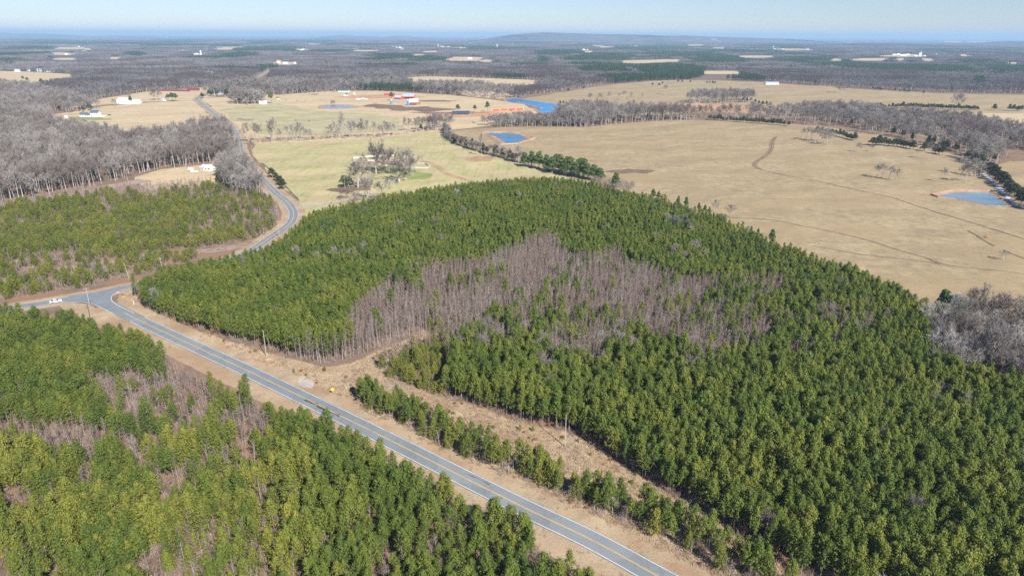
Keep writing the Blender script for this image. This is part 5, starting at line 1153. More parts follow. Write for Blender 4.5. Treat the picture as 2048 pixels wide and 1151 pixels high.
def make_tree(rec):
    s_, kd, X_, Y_, sz_, sxy_, st, a, b = rec
    k = KINDS[kd]; i = rng.integers(0, k.n)
    e = empty(NAME[kd][0], (X_, Y_, 0), rng.uniform(0, 2 * pi)); e.scale = (sxy_, sxy_, sz_)
    e.rotation_euler[0] = rng.normal() * 0.035; e.rotation_euler[1] = rng.normal() * 0.035
    for nm, me in (('trunk', k.trunk[i]), ('crown', k.crown[i])):
        o = bpy.data.objects.new(nm, me); o.parent = e; C.objects.link(o)
    lb = label_tree(kd, rec); u_ = used_labels.get(lb, 0); used_labels[lb] = u_ + 1
    if u_: lb = ['smaller', 'smallest', 'tiny', 'tiniest', 'least'][min(4, u_ - 1)] + ' ' + lb.replace('leafless grey tree', 'bare tree').replace('big spreading leafless tree', 'big bare tree').replace('pale leafless tree', 'pale bare tree').replace('thin leafless sapling', 'bare sapling').replace('dark round evergreen', 'round evergreen')
    tag(e, lb, NAME[kd][1], group=NAME[kd][1] + 's ' + STAND_TXT[st])
    if rng.uniform() < 0: pass
for nm, lst in cand.items():
    lst.sort(key=lambda r: -r[0])
    if nm == 'bare_tree':   # singles in the open first: they are the ones one can point at
        lst.sort(key=lambda r: (r[6] != 'single', -r[0]))
    if nm == 'cedar_tree': lst.sort(key=lambda r: (r[6] != 'cedars', -r[0]))
    for r_ in lst[:POOL[nm]]: make_tree(r_)
    for r_ in lst[POOL[nm]:]: rest.setdefault(r_[1], []).append(r_)
for kd, lst in rest.items():
    A = np.array([(r[2], r[3], r[4], r[5]) for r in lst])
    scatter(STUFFTXT[kd][0], STUFFTXT[kd][1], kd, A[:, :2], A[:, 2], A[:, 3])

# ------------------------------------------------------------------ low brush and grass
def area_fill(W, sp, seed): 
    X, Y = grid((W[:, 0].min(), W[:, 0].max(), W[:, 1].min(), W[:, 1].max()), sp, 0.5, seed); k = inside(X, Y, W) & wedge(X, Y); return X[k], Y[k]
BX, BY, BS = [], [], []
X, Y = area_fill(poly([(232, 596), (262, 577), (275, 603), (298, 628), (345, 643), (400, 664), (470, 687), (560, 712), (650, 734), (700, 728), (740, 710), (850, 662), (895, 668), (872, 692), (800, 720), (762, 744)] + CORR_R[1:] + [(1640, 1270), (1480, 1200), (1380, 1151), (1200, 1060), (1024, 968), (900, 905), (770, 842), (600, 755), (400, 665), (300, 622), (240, 598)]), 1.15, 70)
dr = dist_to(ROADC, X, Y); k = dr > 8.5; X, Y, dr = X[k], Y[k], dr[k]
u = rng.uniform(size=X.shape); nn = vnoise(X, Y, 8, 71)
q = (u < 0.55); scatter('broom_grass', 'dry tan broom grass covering the cleared strip', 'tuft', np.stack([X[q], Y[q]], 1), rng.uniform(.6, 1.3, q.sum()), rng.uniform(.7, 1.3, q.sum()))
q = (u > 0.55) & (u < 0.55 + 0.30 * (nn > 0.45) + 0.04); scatter('low_brush', 'low leafless brush in the cleared strip', 'brush', np.stack([X[q], Y[q]], 1), rng.uniform(.25, .65, q.sum()), rng.uniform(.5, 1.0, q.sum()))
q = (u > 0.985); scatter('low_pine_bushes', 'little green seedling bushes dotted in the cleared strip', 'bushpine', np.stack([X[q], Y[q]], 1), rng.uniform(.12, .3, q.sum()), rng.uniform(.14, .32, q.sum()))
q = (u > 0.97) & (u < 0.985); scatter('rusty_brush', 'rusty dead-leaved clumps in the cleared strip', 'leafbush', np.stack([X[q], Y[q]], 1), rng.uniform(.3, .6, q.sum()), rng.uniform(.4, .8, q.sum()))
# brush under the edge of stands and in thickets
X, Y = grid((-330, 330, 60, 480), 1.9, 0.5, 72); k = (inside(X, Y, block) | inside(X, Y, cblock)) & wedge(X, Y) & (dist_to(ROADC, X, Y) > 7.5) & (dist_to(THRU, X, Y) > 7.5); X, Y = X[k], Y[k]; u = rng.uniform(size=X.shape)
q = u < 0.55; scatter('understorey_brush', 'leafless brown understorey among the pines', 'brush', np.stack([X[q], Y[q]], 1), rng.uniform(.6, 1.6, q.sum()), rng.uniform(.7, 1.5, q.sum()))
q = u > 0.975; scatter('rusty_understorey', 'rusty dead-leaved oaks among the pines', 'leafbush', np.stack([X[q], Y[q]], 1), rng.uniform(.5, 1.3, q.sum()), rng.uniform(.6, 1.2, q.sum()))
q = (u > 0.955) & (u < 0.972); scatter('evergreen_understorey', 'small dark evergreens among the pines', 'darkbush', np.stack([X[q], Y[q]], 1), rng.uniform(.5, 1.2, q.sum()), rng.uniform(.6, 1.0, q.sum()))
# bushes beside the clearing turn
X, Y = area_fill(poly([(860, 650), (1010, 640), (1080, 665), (1000, 690), (920, 690), (880, 668)]), 2.2, 73); u = rng.uniform(size=X.shape)
q = u < 0.5; scatter('clearing_brush', 'dense grey brush at the inner end of the clearing', 'brush', np.stack([X[q], Y[q]], 1), rng.uniform(.8, 1.5, q.sum()), rng.uniform(.8, 1.5, q.sum()))

# ------------------------------------------------------------------ buildings
def at(x, y): a = P(x, y); return (a[0], a[1], 0)
def gable_parts(e, w_, d_, h, rh, wall, roof, over=0.5, nwin=3, win=True, door=True, chim=False, ox=0, oy=0, side_open=False):
    x0, x1, y0, y1 = ox - w_ / 2, ox + w_ / 2, oy - d_ / 2, oy + d_ / 2
    mb = MB()
    mb.add([(x0, y0, 0), (x1, y0, 0), (x1, y1, 0), (x0, y1, 0), (x0, y0, h), (x1, y0, h), (x1, y1, h), (x0, y1, h), (x0, oy, h + rh), (x1, oy, h + rh)],
           [(0, 1, 5, 4), (2, 3, 7, 6), (1, 2, 6, 9, 5), (3, 0, 4, 8, 7)])
    wl = mb.build('wall', M[wall], e)
    t = 0.18; a = over; sl = rh / (d_ / 2)
    rf = MB()
    for s in (-1, 1):
        ye = oy + s * (d_ / 2 + a); ze = h - sl * a
        rf.add([(x0 - a, ye, ze + 0.05), (x1 + a, ye, ze + 0.05), (x1 + a, oy, h + rh + 0.05), (x0 - a, oy, h + rh + 0.05), (x0 - a, ye, ze + 0.05 + t), (x1 + a, ye, ze + 0.05 + t), (x1 + a, oy, h + rh + 0.05 + t), (x0 - a, oy, h + rh + 0.05 + t)],
               [(0, 1, 2, 3), (7, 6, 5, 4), (0, 4, 5, 1), (1, 5, 6, 2), (2, 6, 7, 3), (3, 7, 4, 0)])
    r = rf.build('roof', M[roof], e)
    if win:
        for i in range(nwin):
            x = x0 + (i + 0.5) * w_ / nwin
            f = MB().box(x - 0.6, x + 0.6, y0 - 0.06, y0 + 0.02, h * 0.38, h * 0.82).build('window', M['white'], e)
            MB().box(x - 0.5, x + 0.5, y0 - 0.10, y0 - 0.061, h * 0.42, h * 0.78).build('pane', M['glass'], f)
        f = MB().box(x1 - 0.02, x1 + 0.06, oy - 0.6, oy + 0.6, h * 0.38, h * 0.82).build('window', M['white'], e)
        MB().box(x1 + 0.061, x1 + 0.10, oy - 0.5, oy + 0.5, h * 0.42, h * 0.78).build('pane', M['glass'], f)
    if door:
        MB().box(x0 + w_ * 0.1, x0 + w_ * 0.1 + 1.0, y0 - 0.08, y0 + 0.02, 0, 2.1).build('door', M['wood'], e)
    if chim:
        MB().box(x1 - 2.0, x1 - 1.2, oy - 0.4, oy + 0.4, h, h + rh + 0.9).build('chimney', M['brick'], r)
def building(name, label, cat, x, y, rz, w_, d_, h, rh, wall, roof, **kw):
    e = empty(name, at(x, y), radians(rz)); tag(e, label, cat); gable_parts(e, w_, d_, h, rh, wall, roof, **kw); return e
# white farmhouse
e = empty('farmhouse', at(187, 233), radians(6)); tag(e, 'large white farmhouse with dark slate roofs and two wings in the left field', 'house')
gable_parts(e, 11, 12, 6.2, 3.4, 'white', 'slate', nwin=3, ox=4)
gable_parts(e, 10, 8, 3.6, 2.6, 'white', 'slate', nwin=3, ox=-13, door=False)
gable_parts(e, 7, 6, 3.0, 1.6, 'white', 'slate', nwin=2, ox=-4.8, oy=-2, door=False)
MB().box(10, 17, -3, 3, 0, 1.0).build('porch', M['white'], e)
building('shed', 'small white shed left of the white farmhouse', 'shed', 133, 236, 8, 5, 4, 2.5, 1.0, 'white', 'whitemetal', nwin=1)
building('barn', 'long white barn with bright metal roof behind the left field', 'barn', 252, 207.5, -4, 25, 13, 5.5, 4.5, 'white', 'whitemetal', nwin=6)
building('barn', 'smaller white barn at right end of the long white barn', 'barn', 275, 207, -4, 11, 9, 4.2, 3, 'white', 'whitemetal', nwin=1)
building('shed', 'old brown wooden shed left of the long white barn', 'shed', 172, 215.5, 4, 10, 7, 4, 2, 'wood', 'wood', win=False)
building('cottage', 'little white cottage beside the dark evergreens', 'house', 329, 202, 0, 8, 6, 2.8, 1.6, 'white', 'greyroof', nwin=2)
building('long_shed', 'long low maroon poultry shed behind the barn field', 'shed', 349, 182.5, -6, 68, 8, 2.2, 1.2, 'maroon', 'maroon', win=False, door=False)
building('long_shed', 'shorter maroon shed right of the long one', 'shed', 387, 181, -4, 25, 9, 3.5, 1.5, 'maroon', 'maroon', win=False, door=False)
building('house', 'small white house with pale roof at the edge of bare woods', 'house', 418, 340, -22, 12, 8, 3.0, 1.9, 'white', 'whitemetal', nwin=3)
building('shed', 'small white shed left of the small white house', 'shed', 383, 343.5, -15, 3.4, 3, 2.6, 1.0, 'white', 'whitemetal', nwin=1, win=False)
e = empty('propane_tank', at(393, 345), 0.3); tag(e, 'white tank on legs beside the small white shed', 'tank')
MB().tube((-1.3, 0, 1.0), (1.3, 0, 1.0), 0.6, 0.6, 10).build('tank_body', M['whitemetal'], e)
for sx in (-0.8, 0.8): MB().box(sx - 0.1, sx + 0.1, -0.4, 0.4, 0, 0.6).build('leg', M['concrete'], e)
building('brick_house', 'low brick house with blue-grey roof between trees by the far road', 'house', 445, 191.5, 6, 17, 9, 2.8, 3.0, 'brick', 'greyroof', nwin=4, chim=True)
building('house', 'white house half hidden behind the big bare trees', 'house', 527, 208, 10, 13, 8, 3.2, 2.2, 'white', 'whitemetal', nwin=3)
building('shed', 'tiny green-roofed shed right of the tall evergreen', 'shed', 556, 198, 0, 6, 4, 2.5, 1.2, 'white', 'greenroof', nwin=1)
building('house', 'long white building with green roof behind the farm pond', 'house', 688, 184, -3, 23, 9, 3.4, 2.8, 'white', 'greenroof', nwin=5)
building('cottage', 'small white gabled cottage above the farm pond', 'house', 692, 191.5, 70, 8, 7, 3, 2.2, 'white', 'slate', nwin=2)
building('outhouse', 'narrow white hut right of the white cottage', 'hut', 709, 190, 0, 2.5, 2.5, 3.2, 0.8, 'white', 'whitemetal', win=False)
for (x, y, w_) in [(583, 176, 12), (592, 176, 8), (603, 175, 8), (568, 174, 9), (620, 178, 7), (601, 183, 6)]:
    building('house', 'pale roadside house among leafless trees, %s' % {583: 'widest of the cluster', 592: 'second from the widest', 603: 'by the green bush', 568: 'leftmost of the cluster', 620: 'rightmost of the cluster', 601: 'lowest of the cluster with blue-grey front'}[x], 'house', x, y, 10, w_, 7, 3, 2, 'white', 'greyroof', nwin=2)
building('shed', 'weathered brown shed on the bank of the small farm pond', 'shed', 666, 207, 20, 7, 6, 4, 2, 'wood', 'wood', win=False)
# red barns
e = empty('red_barn', at(817, 197), radians(3)); tag(e, 'wide open-sided red barn with grey metal roof', 'barn')
W_, D_ = 24, 18
MB().add([(-W_ / 2, -D_ / 2 - 1, 4.4), (W_ / 2, -D_ / 2 - 1, 4.4), (W_ / 2, D_ / 2, 8.4), (-W_ / 2, D_ / 2, 8.4), (-W_ / 2, -D_ / 2 - 1, 4.6), (W_ / 2, -D_ / 2 - 1, 4.6), (W_ / 2, D_ / 2, 8.6), (-W_ / 2, D_ / 2, 8.6)], [(0, 3, 2, 1), (4, 5, 6, 7), (0, 1, 5, 4), (1, 2, 6, 5), (2, 3, 7, 6), (3, 0, 4, 7)]).build('roof', M['greyroof'], e)
MB().box(-W_ / 2, W_ / 2, -D_ / 2 - 1.1, -D_ / 2 - 1.01, 3.0, 4.7).build('fascia', M['redpaint'], e)
MB().box(-W_ / 2, W_ / 2, D_ / 2 - 0.3, D_ / 2 - 0.05, 0, 8.3).build('wall', M['redpaint'], e)
for i in range(7): MB().box(-W_ / 2 + i * 3.95, -W_ / 2 + i * 3.95 + 0.3, -D_ / 2 - 0.9, -D_ / 2 - 0.6, 0, 4.4).build('post', M['wood'], e)
building('red_barn', 'red barn with pale grey roof left of the open-sided barn', 'barn', 798, 198.5, -28, 15, 11, 3.8, 3.2, 'redpaint', 'greyroof', nwin=2)
building('red_barn', 'low shed with faded red roof behind the dark evergreen', 'barn', 774, 191, 5, 11, 6, 2.6, 1.6, 'redpaint', 'redpaint', win=False)
building('red_barn', 'second low red-roofed shed nearest the grey roofs', 'barn', 785, 190.5, 5, 10, 6, 2.8, 1.8, 'redpaint', 'redpaint', win=False)
e = building('barn', 'white-roofed barn with rusty lean-to in the farmyard', 'barn', 828, 209, -4, 15, 11, 5.6, 4.2, 'white', 'whitemetal', nwin=2)
MB().add([(-6, -11, 2.6), (9, -11, 2.6), (9, -5.6, 4.6), (-6, -5.6, 4.6), (-6, -11, 2.8), (9, -11, 2.8), (9, -5.6, 4.8), (-6, -5.6, 4.8)], [(0, 3, 2, 1), (4, 5, 6, 7), (0, 1, 5, 4), (1, 2, 6, 5), (2, 3, 7, 6), (3, 0, 4, 7)]).build('lean_to_roof', M['rust'], e)
for x in (-5.8, -1, 4, 8.7): MB().box(x - .12, x + .12, -10.9, -10.66, 0, 2.6).build('post', M['wood'], e)
MB().box(7.6, 11, -5, 4.5, 0, 4).build('annex', M['rust'], e)
def silo(label, x, y, r, h, mat, cap='whitemetal'):
    e = empty('silo', at(x, y)); tag(e, label, 'silo')
    MB().tube((0, 0, 0), (0, 0, h), r, r, 14).build('silo_wall', M[mat], e)
    V = [(0, 0, h + r * 0.6)] + [(1.04 * r * cos(2 * pi * i / 14), 1.04 * r * sin(2 * pi * i / 14), h) for i in range(14)]
    link('silo_cap', mesh_from('silo_cap', V, [(0, 1 + i, 1 + (i + 1) % 14) for i in range(14)], [M[cap]]), e)
silo('blue silo at the left corner of the white-roofed barn', 816, 211, 2.2, 9, 'bluesilo')
silo('short blue and white silo below the dark evergreen', 783, 208, 2.0, 6.5, 'bluesilo')
for x, y, lw, lb in [(717, 200, 9, 'white box trailer at the left of the parked row'), (727, 199.5, 7, 'white truck in the middle of the parked row'), (733, 200, 5, 'pale pickup at the right of the parked row')]:
    e = empty('truck', at(x, y), radians(8)); tag(e, lb, 'truck')
    MB().box(-lw / 2, lw / 2 - 2, -1.2, 1.2, 0.8, 3.2 if lw > 6 else 1.6).build('cargo_box', M['whitemetal'], e)
    MB().prism([(lw / 2 - 2 + .05, 0.6), (lw / 2, 0.6), (lw / 2, 1.5), (lw / 2 - 0.7, 2.4), (lw / 2 - 2 + .05, 2.4)], -1.1, 1.1).build('cab', M['whitemetal'], e)
    for sx in (-lw / 2 + 1, lw / 2 - 1):
        for sy in (-1.1, 1.1): MB().tube((sx, sy - .12, .45), (sx, sy + .12, .45), .45, .45, 10).build('wheel', M['tyre'], e)
# dark hoop shelter
e = empty('livestock_shelter', at(922, 229), radians(10)); tag(e, 'long dark blue hoop-roofed cattle shelter on posts', 'shelter')
prof = [(-4.5 * cos(pi * i / 8), 1.6 + 4.0 * sin(pi * i / 8)) for i in range(9)]
mb = MB(); n = len(prof)
V = [(-14, x, z) for x, z in prof] + [(14, x, z) for x, z in prof]; mb.add(V, [(i, i + 1, n + i + 1, n + i) for i in range(n - 1)])
V = [(-14, x * .96, z * .97) for x, z in prof] + [(14, x * .96, z * .97) for x, z in prof]; mb.add(V, [(i + 1, i, n + i, n + i + 1) for i in range(n - 1)])
mb.build('roof_cover', M['navy'], e)
for i in range(9):
    for sy in (-4.5, 4.5): MB().box(-14 + i * 3.48, -13.8 + i * 3.48, sy - .1, sy + .1, 0, 1.7).build('post', M['concrete'], e)
for i in range(2): MB().tube((-14 + 28 * i, -4.5, 1.6), (-14 + 28 * i, 0, 5.7), .12, .12, 5).build('end_rib', M['whitemetal'], e)
# red panel fence
a0 = np.array(P(984, 222.5)); a1 = np.array(P(1047, 219.5)); L = np.linalg.norm(a1 - a0); ang = atan2(*(a1 - a0)[::-1])
e = empty('feed_fence', (a0[0], a0[1], 0), ang); tag(e, 'long bright red-orange panel fence in four bays on the hillside', 'fence')
for i in range(4): MB().box(i * L / 4 + .5, (i + 1) * L / 4 - .5, -0.1, 0.1, 0.3, 3.2).build('panel', M['orangered'], e)
for i in range(5): MB().box(i * L / 4 - .3, i * L / 4 + .3, -0.2, 0.2, 0, 3.6).build('post', M['white'], e)
building('metal_barn', 'long pale blue metal-roofed barn on the far pasture ridge', 'barn', 1543, 169, -2, 34, 12, 4, 2.5, 'whitemetal', 'greyroof', win=False, door=False)
# far farmsteads
FARB = [(386, 110, 22), (394, 109, 16), (372, 109, 20), (414, 99, 26), (420, 98.5, 14), (52, 103, 22), (80, 104.5, 40), (118, 103, 16), (133, 110, 14), (167, 104.5, 32), (607, 100, 24), (603, 102, 18), (614, 101, 14), (575, 101, 18), (632, 98.5, 16), (658, 105.5, 18), (672, 104, 20), (684, 105, 16), (704, 106, 20), (549, 113, 14), (519, 92, 30), (536, 91.5, 20), (35, 143.5, 16), (56, 142.5, 14), (82, 143, 20), (95, 144, 16), (104, 144, 12), (571, 128.5, 20), (590, 127.5, 10), (404, 148, 12), (416, 147, 10), (427, 148, 14), (395, 163, 12), (403, 165, 10), (785, 94.5, 20), (792, 95, 14), (800, 95.5, 18), (884, 95, 24), (897, 94.5, 18), (868, 94, 18), (976, 96.5, 20), (1004, 97, 14), (940, 119, 22), (1167, 100, 26), (1176, 100.5, 16), (1366, 92, 26), (1372, 94, 20), (1390, 94, 24), (1405, 96, 20), (1343, 86, 22), (1540, 98.5, 20), (1548, 99.5, 24), (1565, 99.5, 20), (1615, 101, 18), (1622, 100, 14), (1787, 110.5, 30), (1796, 110, 24), (1806, 112, 40), (1815, 110.5, 30), (1831, 113, 20), (1849, 113, 16), (1870, 112, 10), (1949, 94, 18), (158, 94, 14), (183, 88, 20)]
for i, (x, y, w_) in enumerate(FARB):
    e = empty('farm_building', at(x, y), radians((i * 37) % 50 - 25))
    tag(e, 'tiny %s farm building in far woods, %s percent across, %s percent down' % (['white', 'pale-roofed', 'bright white'][i % 3], numword(round(x / 20.48)), numword(round(y / 11.51))), 'building', 'far white farm buildings')
    gable_parts(e, w_, w_ * 0.45, 3.6 + w_ * 0.07, 2.5 + w_ * 0.05, 'white', ['whitemetal', 'greyroof', 'whitemetal'][i % 3], win=False, door=False)
for (x, y, r, h, lb) in [(402, 110, 4.5, 24, 'tall white silo of the left far farm'), (410, 110.5, 3, 12, 'short silo right of the tall left one'), (876, 95, 4.5, 30, 'tall pale silo left of centre on the skyline woods'), (994, 97, 5, 36, 'tall pale silo right of centre on the skyline woods'), (1838, 113, 4.5, 22, 'blue-grey silo of the right far farm'), (1841, 113, 4, 26, 'white silo of the right far farm'), (1871, 113, 4, 16, 'lone short silo right of the right far farm'), (1546, 99, 5, 28, 'pale silo of the far farm right of centre'), (1615, 101, 4, 20, 'short pale silo at the end of a far field')]:
    silo(lb, x, y, r, h, 'whitemetal')
building('farm_building', 'tall tan building standing above the far road', 'building', 558, 127, 0, 16, 14, 12, 3, 'concrete', 'rust', win=False, door=False)
# radio mast
e = empty('radio_mast', at(517, 84)); tag(e, 'thin radio mast rising above the horizon at left', 'mast')
MB().tube((0, 0, 0), (0, 0, 190), 1.6, 0.8, 4).build('mast', M['metal'], e)
for z in (60, 110, 160): MB().box(-3, 3, -.4, .4, z, z + 1.5).build('crossarm', M['metal'], e)

# ruined concrete walls round the grove
for i, (pts, hgt_, lb) in enumerate([([(706, 317), (735, 314), (775, 312.5)], 1.4, 'low concrete wall at the back left of the grove'), ([(765, 312), (790, 311), (812, 312.5)], 1.2, 'low concrete wall at the back right of the grove'),
                                  ([(735, 322), (760, 321), (780, 323)], 1.0, 'short concrete wall in the middle of the grove'), ([(755, 329), (775, 331), (800, 333)], 1.2, 'front concrete wall behind the grove trees'),
                                  ([(800, 332), (830, 336), (855, 337), (859, 333), (850, 328), (830, 326)], 1.3, 'curved concrete wall at the right end of the grove'), ([(740, 315), (760, 322)], 1.1, 'short slanting concrete wall in the grove')]):
    pl = poly(pts); e = empty('concrete_wall', (pl[0][0], pl[0][1], 0)); tag(e, lb, 'wall')
    for a, b in zip(pl[:-1], pl[1:]):
        L = np.linalg.norm(b - a); n_ = max(1, int(L / 6)); an = atan2(*(b - a)[::-1])
        for j in range(n_):
            p0 = a + (b - a) * j / n_ - pl[0]
            MB().box(0.05, L / n_ - 0.05, -0.25, 0.25, 0, hgt_ * rng.uniform(.85, 1.1)).build('wall_section', M['concrete'], e, (p0[0], p0[1], 0), an)
for (x, y, m_, lb) in [(790, 361, 'tarp', 'bright blue tarpaulin heap under the grove trees'), (779, 360, 'concrete', 'pale heap beside the blue tarpaulin')]:
    r_ = np.random.default_rng(int(x)); V = []; F = []
    for j in range(4):
        for i in range(9): a = 2 * pi * i / 9; q = (1 - j / 3.6) * 2.2 * r_.uniform(.8, 1.1); V.append((q * cos(a), q * .7 * sin(a), j * 0.38 * r_.uniform(.8, 1.1)))
    V.append((0, 0, 1.35))
    for j in range(3):
        for i in range(9): a = j * 9 + i; b = j * 9 + (i + 1) % 9; F.append((a, b, b + 9, a + 9))
    for i in range(9): F.append((27 + i, 27 + (i + 1) % 9, 36))
    tag(link('tarp_heap', mesh_from('tarp_heap', V, F, [M[m_]]), None, at(x, y)), lb, 'heap')

# fences
def fence(pts, lb, hgt_=1.5, sp=3.0, rails=3, mat='darkwood', pw=0.09):
    cl = catmull(poly(pts), sp); e = empty('fence', (cl[0][0], cl[0][1], 0)); tag(e, lb, 'fence')
    o0 = cl[0]
    pm = mesh_from('post', *((lambda m_: (m_.V, m_.F))(MB().box(-pw, pw, -pw, pw, 0, hgt_))), [M[mat]])
    for p in cl: link('post', pm, e, (p[0] - o0[0], p[1] - o0[1], 0))
    for k_ in range(rails):
        z = hgt_ * (k_ + 0.9) / rails - 0.08; mb = MB()
        for a, b in zip(cl[:-1], cl[1:]): mb.tube((a[0] - o0[0], a[1] - o0[1], z), (b[0] - o0[0], b[1] - o0[1], z), 0.05, 0.05, 4, False)
        mb.build('rail', M[mat], e)
fence([(524, 328), (535, 336), (560, 362), (585, 388), (598, 402)], 'dark post and rail fence along the green pasture by the road bend')
fence([(905, 229.5), (930, 227.5), (960, 225.5), (975, 224)], 'pale post fence running along the dark cattle shelter', 1.3, 5, 2, 'concrete', .12)
fence([(822, 213), (832, 217), (843, 222), (858, 229)], 'board fence leading down from the rusty lean-to', 1.3, 4, 3, 'wood', .1)
fence([(475, 238.5), (490, 240.5), (500, 241.5), (508, 240.5)], 'dark cattle gate and rails in the far green field', 2.0, 3, 4, 'darkwood', .15)

# utility poles
def upole(x, y, h, lb, arm=1, az=0.6, mat='polewood', r=0.16):
    e = empty('utility_pole', at(x, y), az); tag(e, lb, 'utility pole')
    MB().tube((0, 0, -.3), (0, 0, h), r, r * 0.65, 8).build('pole', M[mat], e)
    for k_ in range(arm):
        z = h - 0.5 - k_ * 0.9
        a = MB().box(-1.25, 1.25, -r - .12, -r + .02, z - .07, z + .07).build('crossarm', M[mat], e)
        for sx in (-1.1, -.45, .45, 1.1): MB().tube((sx, -r - .05, z + .08), (sx, -r - .05, z + .3), .05, .04, 6).build('insulator', M['insul'], a)
    return e
upole(1130, 893, 11.6, 'pale utility pole standing in the cleared strip, nearest the camera', 0)
upole(533, 713, 11.6, 'pale utility pole at the edge of the clearing beside the road', 0)
upole(181, 617, 10.5, 'utility pole with crossarm standing below the road junction', 1, .2)
upole(186, 660, 12, 'dark utility pole rising out of the pines below the junction', 2, .5, 'darkwood')
upole(258, 557, 9, 'leaning bare pole left of the pair above the junction', 0, 0).rotation_euler[1] = -0.12
upole(328, 547, 9, 'pole with small crossarm, right of the pair above the junction', 1, .3).rotation_euler[1] = -0.08
upole(559, 474, 10.5, 'white pole with crossarm beside the road bend', 1, .2)
upole(600, 402, 10, 'T-shaped pole at the corner of the green pasture', 1, .1)
upole(690, 377, 10, 'pale pole left of the grove', 0)
upole(543, 341, 9.5, 'T-shaped pole in the green pasture near the fence', 1, .1)
upole(505, 310, 10, 'left pole of the pair where the road climbs away', 1, .1)
upole(512, 313, 14, 'taller right pole of the pair where the road climbs away', 1, .1)
upole(665, 287, 11, 'left of two thin poles on the green pasture ridge', 0)
upole(688, 289, 13, 'right of two thin poles on the green pasture ridge', 0)
upole(257, 366, 15, 'tall leaning bare pole against the left woods', 0).rotation_euler[1] = -0.06
upole(895, 262, 16, 'thin pole at the end of the creek trees', 0)
upole(425, 168, 12, 'pale pole behind the brick house', 0)
upole(382, 203, 10, 'white pole beside the far road', 0)
upole(1322, 160, 14, 'tall pale pole on the skyline pasture before the dark pines', 0)
upole(1352, 160, 14, 'second pale pole on the skyline pasture', 0)

# signs
def sign(x, y, zc, rz, kind_, lb):
    e = empty('road_sign', at(x, y), rz); tag(e, lb, 'road sign')
    MB().box(-.04, .04, -.04, .04, 0, zc + .3).build('post', M['metal'], e)
    if kind_ == 'diamond':
        r_ = 0.75; V = [(0, -.07, zc - r_), (r_, -.07, zc), (0, -.07, zc + r_), (-r_, -.07, zc), (0, -.045, zc - r_), (r_, -.045, zc), (0, -.045, zc + r_), (-r_, -.045, zc)]
        f = link('sign_plate', mesh_from('sign_plate', V, [(0, 1, 2, 3), (7, 6, 5, 4), (0, 4, 5, 1), (1, 5, 6, 2), (2, 6, 7, 3), (3, 7, 4, 0)], [M['yellow']]), e)
        link('symbol', mesh_from('symbol', [(-.1, -.08, zc - .3), (.08, -.08, zc - .3), (.08, -.08, zc), (.3, -.08, zc), (0, -.08, zc + .35), (-.3, -.08, zc), (-.1, -.08, zc)], [(0, 1, 2, 6), (5, 6, 2, 3, 4)], [M['black']]), f)
    else:
        r_ = 0.5
        def octa(rr, y_, nm, mt, par):
            V = [(rr * cos(pi / 8 + pi / 4 * i), y_, zc + rr * sin(pi / 8 + pi / 4 * i)) for i in range(8)]
            return link(nm, mesh_from(nm, V, [tuple(range(8))], [mt]), par)
        f = octa(.55, -.06, 'sign_border', M['white'], e); octa(.49, -.07, 'sign_plate', M['stopred'], e); octa(.55, -.045, 'sign_back', M['metal'], e)
        cu_ = bpy.data.curves.new('lettering', 'FONT'); cu_.body = 'STOP'; cu_.size = .36; cu_.align_x = 'CENTER'; cu_.align_y = 'CENTER'; cu_.extrude = .003
        cu_.materials.append(M['white']); o = bpy.data.objects.new('lettering', cu_); C.objects.link(o); dg_ = bpy.context.evaluated_depsgraph_get(); me_ = bpy.data.meshes.new_from_object(o.evaluated_get(dg_)); bpy.data.objects.remove(o)
        o = link('lettering', me_, e); o.location = (0, -.08, zc); o.rotation_euler = (pi / 2, 0, 0)
sign(665.5, 787.5, 1.9, radians(20), 'diamond', 'yellow diamond warning sign on the verge beside the road')
sign(237, 592.5, 2.0, radians(30), 'stop', 'red octagonal stop sign at the corner of the junction')
e = empty('marker_post', at(268, 609)); tag(e, 'small white marker post near the plantation corner', 'marker post')
MB().tube((0, 0, 0), (0, 0, 1.6), .12, .1, 8).build('post', M['white'], e); MB().box(-.18, .18, -.18, .18, 1.6, 1.75).build('cap', M['white'], e)

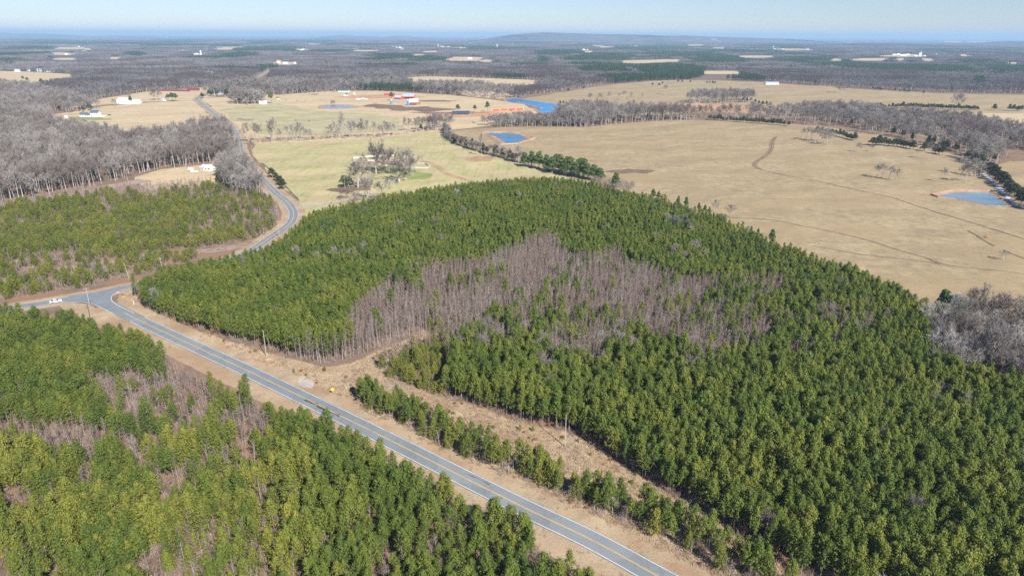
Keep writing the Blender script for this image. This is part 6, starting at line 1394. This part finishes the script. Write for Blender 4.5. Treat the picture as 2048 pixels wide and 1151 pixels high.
# car
def sedan(x, y, rz, body, lb, L=4.8):
    e = empty('parked_car', at(x, y), rz); e.location[2] = 0.16; tag(e, lb, 'car')
    h = L / 2; w_ = .9
    prof = [(-h, .35), (h, .35), (h, .62), (h - .1, .78), (h - 1.2, .9), (-h + .9, .95), (-h + .05, .9), (-h, .7)]
    MB().prism(prof, -w_, w_).build('body', M[body], e)
    cab = [(h - 1.35, .9), (h - 2.05, 1.42), (-h + 1.5, 1.45), (-h + .75, .95)]
    c_ = MB(); n = 4; V = [(a, -w_ + .06 + (b - .9) * .25, b) for a, b in cab] + [(a, w_ - .06 - (b - .9) * .25, b) for a, b in cab]
    c_.add(V, [(0, 1, 2, 3), (7, 6, 5, 4), (0, 4, 5, 1), (2, 6, 7, 3)]); c_.build('window_band', M['glass'], e)
    MB().box(-h + 1.48, h - 2.03, -w_ + .18, w_ - .18, 1.42, 1.49).build('roof', M[body], e)
    for sx in (-.2, .75):
        for sy in (-1, 1): MB().tube((sx - .35, sy * (w_ - .05), .92), (sx - .38, sy * (w_ - .19), 1.44), .05, .05, 4).build('pillar', M[body], e)
    for sx in (-h + .95, h - .95):
        for sy in (-w_ + .05, w_ - .05):
            w__ = MB().tube((sx, sy - .12, .33), (sx, sy + .12, .33), .33, .33, 14).build('wheel', M['tyre'], e)
            MB().tube((sx, sy - .13, .33), (sx, sy + .13, .33), .18, .18, 10).build('rim', M['metal'], w__)
    for sy in (-.6, .6):
        MB().box(h - .02, h + .02, sy - .2, sy + .2, .6, .72).build('headlight', M['whitemetal'], e)
        MB().box(-h - .02, -h + .02, sy - .2, sy + .2, .65, .8).build('tail_light', M['redpaint'], e)
tdir = np.array(P(125, 599.5)) - np.array(P(98, 604)); 
sedan(112, 604.5, atan2(tdir[1], tdir[0]), 'carwhite', 'white saloon car waiting on the road left of the junction', 4.9)
sedan(219, 230.8, .2, 'carblack', 'black car parked right of the white farmhouse', 5.2)
sedan(463.5, 371, 1, 'carblack', 'x', 1) if False else None
sedan(421, 213, 2, 'carblack', 'dark blue car pulled in beside the far road', 4.8)

# cattle
def cow(x, y, rz, mat, lb, s=1.0):
    e = empty('cow', at(x, y), rz); e.scale = (s, s, s); tag(e, lb, 'cow', 'cattle grazing on the farm pasture')
    me = bpy.data.meshes.new('body')
    pts = [(0, 0, 1.05), (.75, 0, 1.1), (-.75, 0, 1.08), (1.15, 0, 1.25), (1.45, 0, 0.95), (1.65, 0, .72), (.7, .22, .75), (.7, .24, .05), (.7, -.22, .75), (.7, -.24, .05), (-.75, .22, .8), (-.75, .24, .05), (-.75, -.22, .8), (-.75, -.24, .05), (-1.0, 0, 1.2), (-1.08, 0, .6)]
    ed = [(0, 1), (0, 2), (1, 3), (3, 4), (4, 5), (1, 6), (6, 7), (1, 8), (8, 9), (2, 10), (10, 11), (2, 12), (12, 13), (2, 14), (14, 15)]
    rad = [.42, .38, .38, .24, .18, .12, .15, .07, .15, .07, .18, .07, .18, .07, .06, .04]
    bm = bmesh.new(); ly = bm.verts.layers.skin.verify(); vs_ = [bm.verts.new(p) for p in pts]
    for a_, b_ in ed: bm.edges.new((vs_[a_], vs_[b_]))
    for v, r_ in zip(vs_, rad): v[ly].radius = (r_, r_)
    vs_[0][ly].use_root = True
    bm.to_mesh(me); bm.free(); me.materials.append(M[mat])
    o = link('body', me, e); o.modifiers.new('skin', 'SKIN')
    MB().tube((1.5, .08, 1.05), (1.48, .3, 1.12), .05, .02, 5).tube((1.5, -.08, 1.05), (1.48, -.3, 1.12), .05, .02, 5).build('horns', M['insul'], e)
for (x, y, mt_, rz, lb) in [(591, 242, 'cowblack', .3, 'black cow alone left of the brown cow group'), (618, 243.5, 'cowbrown', 0, 'brown cow in the greener field beyond the creek'), (600, 248.5, 'cowblack', 1, 'black cow nearest the creek trees'), (689.5, 250.5, 'cowbrown', 2, 'brown cow behind the tall creek tree'), (653, 257, 'cowbrown', .2, 'brown cow close above the creek line'),
                         (572, 201, 'cowblack', 1, 'black cow nearest the green-roofed shed'), (594, 202, 'cowblack', 0, 'black cow in the middle above the pond'), (609, 203, 'cowblack', 2, 'black cow right of two others above the pond'), (747, 207, 'cowbrown', .5, 'brown cow left on the mud'), (752, 207.5, 'cowblack', .1, 'black cow on the mud'), (948, 246.5, 'cowblack', .4, 'black cow on the red ground'), (945, 244.8, 'cowbrown', 1.4, 'brown cow beside the black one on red ground'), (1019, 221.5, 'cowblack', 0, 'black cow before the red panel fence'), (1023, 222, 'cowblack', 1, 'second black cow before the red panel fence')]:
    cow(x, y, rz, mt_, lb)
cow(1973, 475.5, 0.1, 'coworange', 'ginger cow alone at the right of the wide pasture', 1.1)
print('objects', len(bpy.data.objects))
